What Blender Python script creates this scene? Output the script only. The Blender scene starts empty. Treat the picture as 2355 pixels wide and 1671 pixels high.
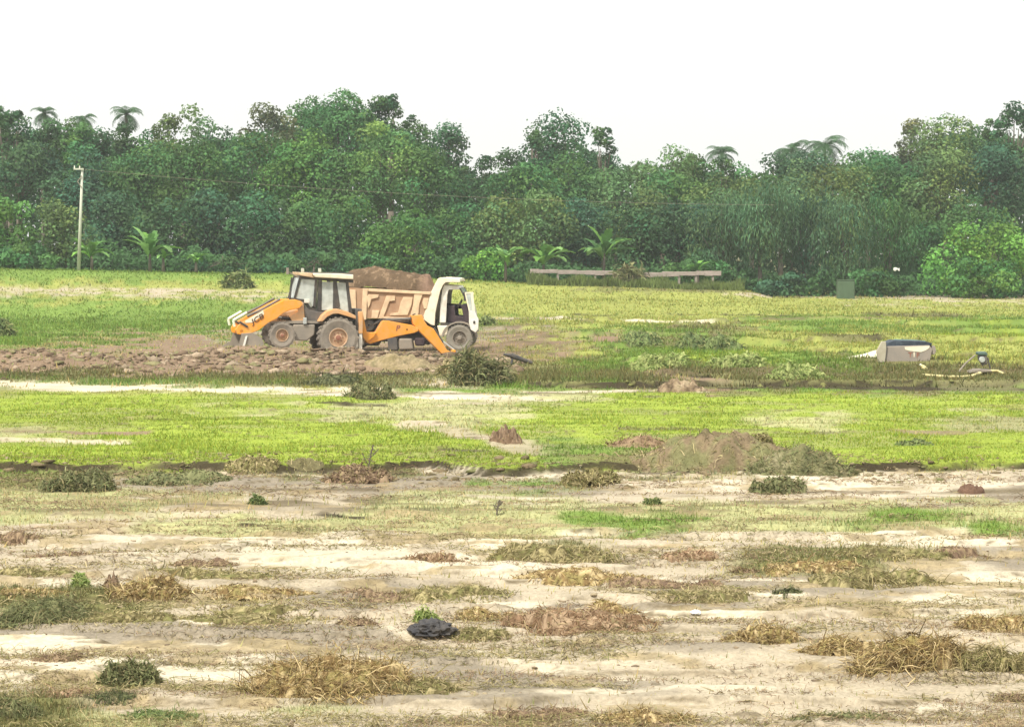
import bpy, bmesh, math, random
import numpy as np
from mathutils import Vector, Matrix

random.seed(7)
R = math.radians
S = bpy.context.scene
COL = S.collection

# ------------------------------------------------------------------ camera
W, Hh = 2355.0, 1671.0
F, CX, CY, CAMH = 5200.0, 1177.5, 835.5, 3.7
ALPHA = math.atan((CY - 575.0) / F)
cam_d = bpy.data.cameras.new("camera")
cam_d.sensor_width = 36
cam_d.lens = F / W * 36
cam_d.clip_start = 0.5
cam_d.clip_end = 8000
cam = bpy.data.objects.new("camera", cam_d)
COL.objects.link(cam)
cam.location = (0, 0, CAMH)
cam.rotation_euler = (math.pi / 2 - ALPHA, 0, 0)
S.camera = cam

# ------------------------------------------------------------------ light
SUN_EL, SUN_AZ = R(56), R(-146)      # azimuth measured from +Y, clockwise
wd = bpy.data.worlds.new("World")
S.world = wd
wd.use_nodes = True
nt = wd.node_tree
bg = nt.nodes["Background"]
sky = nt.nodes.new("ShaderNodeTexSky")
sky.sky_type = 'NISHITA'
sky.sun_disc = False
sky.sun_elevation = SUN_EL
sky.sun_rotation = SUN_AZ
sky.air_density = 1.0
sky.dust_density = 4.0
hs = nt.nodes.new("ShaderNodeHueSaturation")
hs.inputs['Saturation'].default_value = 0.12
nt.links.new(sky.outputs[0], hs.inputs['Color'])
cl = nt.nodes.new("ShaderNodeMix"); cl.data_type = 'RGBA'     # even bright cloud cover over the sky
cl.inputs[0].default_value = 0.72
cl.inputs[7].default_value = (7.2, 7.3, 6.9, 1)
nt.links.new(hs.outputs[0], cl.inputs[6])
nt.links.new(cl.outputs[2], bg.inputs[0])
bg.inputs[1].default_value = 0.15
sd = bpy.data.lights.new("sun", 'SUN')
sd.energy = 3.7
sd.angle = R(6)
sd.color = (1.0, 0.95, 0.86)
so = bpy.data.objects.new("sun", sd)
COL.objects.link(so)
sv = Vector((math.sin(SUN_AZ) * math.cos(SUN_EL), math.cos(SUN_AZ) * math.cos(SUN_EL), math.sin(SUN_EL)))
so.rotation_euler = sv.to_track_quat('Z', 'Y').to_euler()
S.view_settings.view_transform = 'Standard'
S.view_settings.look = 'None'
S.view_settings.exposure = 0.28
S.view_settings.gamma = 1.0

# ------------------------------------------------------------------ helpers: projection
K = 2355.0 / 2289.0
sa, ca = math.sin(ALPHA), math.cos(ALPHA)

def P(px, py, Y):
    """world X,Z of the photo point (px,py) at distance Y"""
    u = (px - CX) / F; v = (CY - py) / F
    dy = ca + v * sa; dz = v * ca - sa
    k = Y / dy
    return u * k, CAMH + dz * k

def proj(X, Y, Z):
    d = Y * ca - (Z - CAMH) * sa
    up = (Z - CAMH) * ca + Y * sa
    d = np.maximum(d, 0.5)
    return CX + F * X / d, CY - F * up / d

def build_haze():
    bm = bmesh.new()
    bmesh.ops.create_cube(bm, size=1)
    for v in bm.verts:
        v.co = Vector((v.co.x * 6600, v.co.y * 6600, 9.5 + v.co.z * 25))
    me = bpy.data.meshes.new('haze'); bm.to_mesh(me); bm.free()
    o = bpy.data.objects.new('haze', me); COL.objects.link(o)
    m = bpy.data.materials.new('haze'); m.use_nodes = True
    n = m.node_tree; n.nodes.remove(n.nodes['Principled BSDF'])
    v = n.nodes.new('ShaderNodeVolumePrincipled')
    v.inputs['Color'].default_value = (.93, .96, .95, 1)
    v.inputs['Density'].default_value = HAZE
    n.links.new(v.outputs[0], n.nodes['Material Output'].inputs['Volume'])
    me.materials.append(m)
    o['kind'] = 'stuff'; o['label'] = 'thin pale haze over the field and the wood'; o['category'] = 'haze'
HAZE = 0.0004
build_haze()

# ------------------------------------------------------------------ helpers: noise
def _hash(ix, iy, seed):
    h = (ix.astype(np.int64) * 374761393 + iy.astype(np.int64) * 668265263 + seed * 1274126177) & 0xffffffff
    h = ((h ^ (h >> 13)) * 1274126177) & 0xffffffff
    h = h ^ (h >> 16)
    return (h & 0xffff) / 65535.0

def vnoise(x, y, seed=0):
    x = np.asarray(x, float); y = np.asarray(y, float)
    ix = np.floor(x); iy = np.floor(y)
    fx = x - ix; fy = y - iy
    fx = fx * fx * (3 - 2 * fx); fy = fy * fy * (3 - 2 * fy)
    a = _hash(ix, iy, seed); b = _hash(ix + 1, iy, seed)
    c = _hash(ix, iy + 1, seed); d = _hash(ix + 1, iy + 1, seed)
    return (a * (1 - fx) + b * fx) * (1 - fy) + (c * (1 - fx) + d * fx) * fy

def fbm(x, y, seed=0, o=4):
    s = 0; a = 1; t = 0
    for i in range(o):
        s = s + a * vnoise(x * 2 ** i + 17.3 * i, y * 2 ** i - 9.1 * i, seed + i * 31)
        t += a; a *= 0.5
    return s / t          # 0..1, mean .5

def sstep(e0, e1, x):
    t = np.clip((x - e0) / (e1 - e0), 0, 1)
    return t * t * (3 - 2 * t)

# ------------------------------------------------------------------ terrain height
CR_PX = np.array([-400, 0, 668, 1100, 1240, 1700, 1780, 2355, 2800]) * 1.0
CR_PY = np.array([615, 620, 632, 648, 656, 668, 686, 688, 690]) * 1.0
YB = 150.0
def crest(px):
    py = np.interp(px, CR_PX, CR_PY)
    return np.maximum(CAMH - (py - 575.0) * YB / F * 1.0, 0.12)

def HL(x, y):
    """large shapes of the land"""
    x = np.asarray(x, float); y = np.asarray(y, float)
    yy = np.maximum(y, 5)
    px = CX + F * x / yy
    w1 = (fbm(x / 2.2, y / 2.2, 5, 3) - .5)
    z = 0.0 * x
    # step at the front edge of the bright green field
    e2 = 37.6 + 2.6 * w1 + 0.02 * x
    z = z + 0.14 * sstep(e2 - .16, e2 + .12, y) * (1 - sstep(43, 54, y))
    # edge of the far field (right) and dug ridge (left)
    e1 = 61.6 + 1.6 * w1
    rt = sstep(-1.0, 1.5, x)
    z = z + rt * 0.15 * sstep(e1 - .12, e1 + .08, y) * (1 - sstep(66, 76, y))
    lf = 1 - sstep(-4.5, 0.5, x)
    rg = np.exp(-((y - 72.3 - 1.6 * w1) / 2.5) ** 2)
    z = z + (0.42 * lf + 0.17 * (1 - lf) * (1 - sstep(0, 5, x))) * rg
    # bank in front of the wood
    c = crest(px)
    z = z + c * (0.52 * sstep(122, 139, y) + 0.48 * sstep(139, 151, y))
    return z

def scarps(x, y):
    rn = fbm(x / 2.1, y / .50, 811, 6)
    rf = fbm(x / 7.5, y / 2.6, 812, 4)
    near = (1 - sstep(30, 35, y)) * sstep(.505, .56, rn)
    far = sstep(62, 68, y) * (1 - sstep(118, 124, y)) * sstep(.52, .565, rf) * sstep(-3, 3, x)
    mid = sstep(34, 35, y) * (1 - sstep(57, 60, y)) * sstep(.56, .60, fbm(x / 1.5, y / .7, 813, 4))
    return near, mid, far
def H(x, y):
    x = np.asarray(x, float); y = np.asarray(y, float)
    z = HL(x, y)
    near = np.clip(y / 60, .35, 1.6)
    z = z + 0.07 * (fbm(x / 6, y / 4, 11, 3) - .5) * near
    z = z + 0.055 * (fbm(x / 1.1, y / .8, 21, 4) - .5) * np.clip(y / 50, .5, 1.8)
    lf = 1 - sstep(-4.0, 2.0, x)
    rg = np.exp(-((y - 71.8) / 3.2) ** 2)
    z = z + lf * rg * (0.62 * (fbm(x / 1.1, y / .9, 33, 4) - .5) + .16 * (fbm(x / .25, y / .25, 34, 2) - .5)) + .42 * np.exp(-((y - 75.4) / 1.3) ** 2) * np.exp(-((x + 8.9) / 2.2) ** 4) * (.6 + .8 * fbm(x / .5, y / .5, 35, 3))
    z = z + 0.030 * (fbm(x / .30, y / .22, 51, 3) - .5) * (y < 60)
    sn, sm, sf_ = scarps(x, y)
    z = z + .055 * sn * (.5 + 1.0 * fbm(x / .5, y / .5, 814, 3)) + .04 * sm + .22 * sf_ * (.4 + 1.2 * fbm(x / 1.2, y / 1.2, 817, 3))
    # wheel tracks near the camera
    tr = y - (20.6 + 0.0 * x) + 0.55 * x * sstep(-2, 3, x) + .5 * (fbm(x / 3, y / 3, 44, 2) - .5)
    z = z - 0.05 * np.exp(-(tr / .5) ** 2) + 0.02 * np.exp(-((tr - 1.0) / .3) ** 2)
    flat = np.exp(-(((y - 80.5) / 4.5) ** 4)) * np.exp(-(((x + 5) / 8.5) ** 4))
    z = z * (1 - flat) + flat * (HL(x, y) * .8 + .3 * (z - HL(x, y)))
    return z

def gz(x, y):
    return float(H(np.array([x]), np.array([y]))[0])

_ys = np.exp(np.linspace(math.log(11), math.log(190), 2600))
def G(px, py):
    """ground point under photo pixel (px,py) (source pixels)"""
    u = (px - CX) / F; v = (CY - py) / F
    k = _ys / (ca + v * sa)
    xs = u * k; zs = CAMH + (v * ca - sa) * k
    hs_ = H(xs, _ys)
    i = np.argmax(zs < hs_)
    if i == 0: i = len(_ys) - 1
    return float(xs[i]), float(_ys[i]), float(hs_[i])

def G2(px, py):       # same, in the 2289-wide reading coordinates
    return G(px * K, py * K)

# ------------------------------------------------------------------ helpers: objects
def tag(o, label=None, cat=None, group=None, kind=None):
    if label: o['label'] = label
    if cat: o['category'] = cat
    if group: o['group'] = group
    if kind: o['kind'] = kind
    return o

def empty(name, loc, rz=0):
    o = bpy.data.objects.new(name, None)
    o.location = loc; o.rotation_euler = (0, 0, rz)
    o.empty_display_size = .3
    COL.objects.link(o)
    return o

def link(name, me, mat, parent=None, loc=None):
    o = bpy.data.objects.new(name, me)
    COL.objects.link(o)
    if mat: me.materials.append(mat)
    if parent: o.parent = parent
    if loc is not None: o.location = loc
    return o

def np_mesh(name, v, nper, col=None, faces=None, smooth=False):
    """v (N,3) with each nper consecutive verts a face, or explicit faces (M,k)"""
    me = bpy.data.meshes.new(name)
    n = len(v)
    if faces is None:
        m = n // nper
        idx = np.arange(n, dtype=np.int32)
        k = nper
    else:
        m, k = faces.shape
        idx = faces.reshape(-1).astype(np.int32)
    me.vertices.add(n)
    me.vertices.foreach_set('co', np.asarray(v, np.float32).reshape(-1))
    me.loops.add(len(idx))
    me.loops.foreach_set('vertex_index', idx)
    me.polygons.add(m)
    me.polygons.foreach_set('loop_start', np.arange(0, m * k, k, dtype=np.int32))
    try:
        me.polygons.foreach_set('loop_total', np.full(m, k, np.int32))
    except Exception:
        pass
    me.update(calc_edges=True)
    if smooth:
        me.polygons.foreach_set('use_smooth', np.ones(m, bool))
    if col is not None:
        a = me.color_attributes.new('tint', 'FLOAT_COLOR', 'POINT')
        c4 = np.ones((n, 4), np.float32); c4[:, :3] = col
        a.data.foreach_set('color', c4.reshape(-1))
    return me

class MB:
    def __init__(self): self.bm = bmesh.new()
    def box(self, x0, x1, y0, y1, z0, z1, m=None):
        vs = [self.bm.verts.new((x, y, z)) for z in (z0, z1) for y in (y0, y1) for x in (x0, x1)]
        for f in ((0, 2, 3, 1), (4, 5, 7, 6), (0, 1, 5, 4), (2, 6, 7, 3), (0, 4, 6, 2), (1, 3, 7, 5)):
            self.bm.faces.new([vs[i] for i in f])
        if m is not None:
            for v in vs: v.co = m @ v.co
        return self
    def prism(self, poly, y0, y1):
        """poly: list of (x,z), extruded along y"""
        a = [self.bm.verts.new((x, y0, z)) for x, z in poly]
        b = [self.bm.verts.new((x, y1, z)) for x, z in poly]
        n = len(poly)
        self.bm.faces.new(a); self.bm.faces.new(b[::-1])
        for i in range(n):
            j = (i + 1) % n
            self.bm.faces.new((a[i], b[i], b[j], a[j]))
        return self
    def bar(self, p, q, r, r2=None, n=10):
        p = Vector(p); q = Vector(q); r2 = r if r2 is None else r2
        d = (q - p).normalized()
        u = d.orthogonal().normalized(); w = d.cross(u)
        a = []; b = []
        for i in range(n):
            t = 2 * math.pi * i / n
            o = u * math.cos(t) + w * math.sin(t)
            a.append(self.bm.verts.new(p + o * r)); b.append(self.bm.verts.new(q + o * r2))
        self.bm.faces.new(a[::-1]); self.bm.faces.new(b)
        for i in range(n):
            j = (i + 1) % n
            self.bm.faces.new((a[i], a[j], b[j], b[i]))
        return self
    def tube(self, pts, r, n=8):
        for a, b in zip(pts[:-1], pts[1:]): self.bar(a, b, r, n=n)
        return self
    def lathe_y(self, prof, c, n=36):
        """prof: closed list of (radius, y), turned about an axis along y through c=(x,z)"""
        rings = []
        for i in range(n):
            t = 2 * math.pi * i / n
            rings.append([self.bm.verts.new((c[0] + r * math.cos(t), y, c[1] + r * math.sin(t))) for r, y in prof])
        m = len(prof)
        for i in range(n):
            A = rings[i]; B = rings[(i + 1) % n]
            for k in range(m):
                l = (k + 1) % m
                self.bm.faces.new((A[k], A[l], B[l], B[k]))
        return self
    def build(self, name, mat, parent=None, bevel=0, smooth=False, loc=None):
        bmesh.ops.recalc_face_normals(self.bm, faces=self.bm.faces[:])
        me = bpy.data.meshes.new(name)
        self.bm.to_mesh(me); self.bm.free()
        o = link(name, me, mat, parent, loc)
        if smooth:
            for p in me.polygons: p.use_smooth = True
        if bevel:
            b = o.modifiers.new('bevel', 'BEVEL'); b.width = bevel; b.segments = 2
            b.limit_method = 'ANGLE'; b.angle_limit = R(40)
        return o

# ------------------------------------------------------------------ materials
def new_mat(name):
    m = bpy.data.materials.new(name); m.use_nodes = True
    n = m.node_tree; b = n.nodes['Principled BSDF']
    return m, n, b

def paint(name, col, dirt=(0.34, 0.27, 0.19), amount=.5, rough=.5, scale=2.5, metal=0):
    m, n, b = new_mat(name)
    tc = n.nodes.new('ShaderNodeTexCoord')
    a = n.nodes.new('ShaderNodeTexNoise'); a.inputs['Scale'].default_value = scale
    a.inputs['Detail'].default_value = 8; a.inputs['Roughness'].default_value = .7
    n.links.new(tc.outputs['Object'], a.inputs['Vector'])
    rp = n.nodes.new('ShaderNodeValToRGB')
    rp.color_ramp.elements[0].position = .62 - amount * .45
    rp.color_ramp.elements[1].position = .95 - amount * .3
    rp.color_ramp.elements[0].color = (0, 0, 0, 1); rp.color_ramp.elements[1].color = (1, 1, 1, 1)
    n.links.new(a.outputs[0], rp.inputs[0])
    mx = n.nodes.new('ShaderNodeMix'); mx.data_type = 'RGBA'
    mx.inputs[6].default_value = (*col, 1); mx.inputs[7].default_value = (*dirt, 1)
    n.links.new(rp.outputs[0], mx.inputs[0])
    n.links.new(mx.outputs[2], b.inputs['Base Color'])
    b.inputs['Roughness'].default_value = rough
    b.inputs['Metallic'].default_value = metal
    bp = n.nodes.new('ShaderNodeBump'); bp.inputs['Strength'].default_value = .15
    bp.inputs['Distance'].default_value = .02
    n.links.new(a.outputs[0], bp.inputs['Height']); n.links.new(bp.outputs[0], b.inputs['Normal'])
    return m

def tinted(name, rough=.9, transl=0.0, fine=0.0, fscale=20., bump=0., stretch=(1, 1, 1), spec=.1):
    m, n, b = new_mat(name)
    at = n.nodes.new('ShaderNodeVertexColor'); at.layer_name = 'tint'
    out = at.outputs[0]
    b.inputs['Roughness'].default_value = rough
    b.inputs['Specular IOR Level'].default_value = spec
    if fine > 0:
        g = n.nodes.new('ShaderNodeNewGeometry')
        mp = n.nodes.new('ShaderNodeMapping'); mp.inputs['Scale'].default_value = stretch
        n.links.new(g.outputs['Position'], mp.inputs[0])
        a = n.nodes.new('ShaderNodeTexNoise'); a.inputs['Scale'].default_value = fscale
        a.inputs['Detail'].default_value = 6; a.inputs['Roughness'].default_value = .75
        n.links.new(mp.outputs[0], a.inputs['Vector'])
        mr = n.nodes.new('ShaderNodeMapRange')
        mr.inputs[1].default_value = .25; mr.inputs[2].default_value = .75
        mr.inputs[3].default_value = 1 - fine; mr.inputs[4].default_value = 1 + fine
        n.links.new(a.outputs[0], mr.inputs[0])
        mx = n.nodes.new('ShaderNodeVectorMath'); mx.operation = 'SCALE'
        n.links.new(out, mx.inputs[0]); n.links.new(mr.outputs[0], mx.inputs['Scale'])
        out = mx.outputs[0]
        if bump:
            bp = n.nodes.new('ShaderNodeBump'); bp.inputs['Strength'].default_value = 1
            bp.inputs['Distance'].default_value = bump
            n.links.new(a.outputs[0], bp.inputs['Height']); n.links.new(bp.outputs[0], b.inputs['Normal'])
    n.links.new(out, b.inputs['Base Color'])
    if transl:
        t = n.nodes.new('ShaderNodeBsdfTranslucent'); n.links.new(out, t.inputs[0])
        ms = n.nodes.new('ShaderNodeMixShader'); ms.inputs[0].default_value = transl
        n.links.new(b.outputs[0], ms.inputs[1]); n.links.new(t.outputs[0], ms.inputs[2])
        n.links.new(ms.outputs[0], n.nodes['Material Output'].inputs[0])
    return m

M = {}
M['ground'] = tinted('ground_soil_and_turf', .95, 0, .38, 22., .012, (1, 1, 1))
M['leaf'] = tinted('tree_leaves', .7, .3, 0, spec=.2)
M['grass'] = tinted('grass_blades', .8, .3)
M['straw'] = tinted('dry_straw', .8, .15)
M['soil'] = tinted('loose_soil', .95, 0, .35, 14., .03)
M['bark'] = paint('bark', (.16, .13, .10), (.08, .07, .05), .7, .9, 3)
M['orange'] = paint('orange_paint', (.90, .34, .02), (.66, .38, .15), .5, .4, 4)
M['orange_dusty'] = paint('dusty_orange_paint', (.80, .38, .12), (.50, .37, .24), .7, .6)
M['cream'] = paint('cream_paint', (.86, .78, .60), (.55, .44, .30), .35, .5)
M['white'] = paint('white_paint', (.84, .82, .74), (.5, .42, .31), .5, .4)
M['tan_panel'] = paint('dusty_tan_panel', (.36, .20, .11), (.50, .34, .21), .6, .75, 1.8)
M['cream_rib'] = paint('cream_rib_paint', (.78, .58, .36), (.50, .33, .20), .55, .6, 3)
M['black'] = paint('black_metal', (.035, .035, .035), (.14, .11, .08), .5, .5)
M['darkgrey'] = paint('dark_grey_metal', (.08, .08, .08), (.22, .18, .14), .6, .6)
M['mudgrey'] = paint('muddy_grey_metal', (.22, .20, .17), (.36, .30, .23), .8, .85)
M['tyre'] = paint('muddy_tyre', (.13, .115, .10), (.34, .29, .23), .85, .95, 4)
M['rim'] = paint('dusty_rim', (.62, .42, .26), (.45, .33, .22), .6, .7, 6)
M['maroon'] = paint('maroon_seat', (.045, .028, .035), (.10, .07, .06), .4, .8)
M['rod'] = paint('hydraulic_rod', (.55, .58, .56), (.35, .33, .28), .3, .3, 6, .3)
M['pale_green'] = paint('pale_green_white_paint', (.72, .80, .60), (.55, .55, .4), .3, .5)
M['concrete'] = paint('pale_concrete', (.52, .53, .44), (.42, .42, .34), .5, .8)
M['pink_wall'] = paint('pinkish_concrete', (.42, .34, .30), (.24, .21, .16), .6, .85)
M['mark'] = paint('dark_lettering', (.09, .04, .015), (.2, .09, .03), .3, .6)
M['mark_red'] = paint('red_brown_lettering', (.28, .09, .05), (.34, .2, .14), .6, .8)
M['sheet'] = paint('grey_cement_sheet', (.26, .23, .20), (.38, .31, .25), .6, .85, 1.5)
M['blue'] = paint('dark_blue_sheet', (.022, .032, .05), (.12, .15, .18), .45, .7, 3)
M['teal'] = paint('teal_sheet', (.10, .26, .19), (.16, .3, .22), .5, .6)
M['green_metal'] = paint('grey_green_metal', (.07, .12, .10), (.15, .17, .12), .5, .5)
M['faded_green'] = paint('faded_green_sheet', (.085, .14, .08), (.06, .09, .05), .7, .9, 2)
M['pale_sheet'] = paint('pale_tan_sheet', (.46, .42, .32), (.34, .29, .21), .5, .85, 3)
M['hose'] = paint('yellow_hose', (.75, .66, .32), (.55, .45, .25), .4, .6)
M['plastic'] = paint('black_plastic_bag', (.03, .03, .035), (.10, .085, .07), .5, .75, 8)
M['scrap'] = paint('white_scrap', (.85, .84, .80), (.7, .66, .6), .3, .5)

def glass_mat():
    m, n, b = new_mat('dusty_glass')
    b.inputs['Base Color'].default_value = (.60, .64, .60, 1)
    b.inputs['Roughness'].default_value = .12
    tr = n.nodes.new('ShaderNodeBsdfTransparent')
    tc = n.nodes.new('ShaderNodeTexCoord')
    a = n.nodes.new('ShaderNodeTexNoise'); a.inputs['Scale'].default_value = 2.5; a.inputs['Detail'].default_value = 5
    n.links.new(tc.outputs['Object'], a.inputs['Vector'])
    mr = n.nodes.new('ShaderNodeMapRange'); mr.inputs[1].default_value = .35; mr.inputs[2].default_value = .65
    mr.inputs[3].default_value = .45; mr.inputs[4].default_value = .95
    n.links.new(a.outputs[0], mr.inputs[0])
    ms = n.nodes.new('ShaderNodeMixShader')
    n.links.new(mr.outputs[0], ms.inputs[0])
    n.links.new(tr.outputs[0], ms.inputs[1]); n.links.new(b.outputs[0], ms.inputs[2])
    n.links.new(ms.outputs[0], n.nodes['Material Output'].inputs[0])
    return m
M['glass'] = glass_mat()

# ------------------------------------------------------------------ ground colours
CLS = 'LGYOCTDBMK'
CC = {  # linear albedo
 'L': (.260, .325, .050), 'G': (.165, .245, .050), 'Y': (.285, .305, .078), 'O': (.170, .165, .065),
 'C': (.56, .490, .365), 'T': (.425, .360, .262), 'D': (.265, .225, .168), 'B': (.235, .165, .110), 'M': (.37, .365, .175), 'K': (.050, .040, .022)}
CCA = np.array([CC[c] for c in CLS])
TAB = [
 (600, 'GGGGGGGGOOOO'), (615, 'GGGGGGGGOOOO'), (640, 'YYYYYYYOOOOO'), (662, 'YYYYYYYYYYTT'), (690, 'GGGGGYYYYYYY'),
 (718, 'GGGGGGYYYGYG'), (750, 'GGGGGGYGOYYL'), (775, 'GGGGGGYGGYYY'), (795, 'BBBBBOYGLYYY'),
 (820, 'BBBBBOOGLGOY'), (842, 'OOOOOOOOOOOO'), (858, 'GGGOOTGOOOOO'), (872, 'YYYYTGGOOGOG'),
 (890, 'LLLLLTMLLLLL'), (915, 'LLLLMMLLLLLL'), (942, 'LLLLLMLLLMLM'), (975, 'MLLLLLLLLLLL'), (1005, 'LLLLLLGGOLLL'),
 (1035, 'LLLLLLGOOOLL'), (1058, 'GOLOODTOOCTT'), (1080, 'OODDDDGTTCTC'), (1108, 'MMMTDMMTTTTD'), (1140, 'MMTTMMMMMMGM'),
 (1165, 'MTMMMMMGMMGM'), (1188, 'TTMMMMMGMMMG'), (1212, 'TTCCTCCTTTCC'), (1240, 'TTCCCTOTTOOD'), (1270, 'TTTCCCTTTOTD'),
 (1300, 'CTTTTTTTDDTC'), (1330, 'OOTTDDTTDDDT'), (1358, 'OOTTDTTTDTCT'), (1390, 'TTTTTTTTTTTO'), (1420, 'DDDDTTTTTTTT'),
 (1450, 'CCTDDTTTTTTT'), (1480, 'CCCTTDTTTTTT'), (1515, 'CCCTDDDTTTTT'), (1545, 'TTTTDDDTCTTT'), (1585, 'OTTMTTTTTTTT'),
 (1624, 'OMTTTTTTTTTT'), (1700, 'TOTTMTTDTTTT')]
TY = np.array([t[0] for t in TAB], float)
TX = np.arange(12) * 190.75 + 95
TI = np.array([[CLS.index(c) for c in t[1]] for t in TAB])
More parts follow.
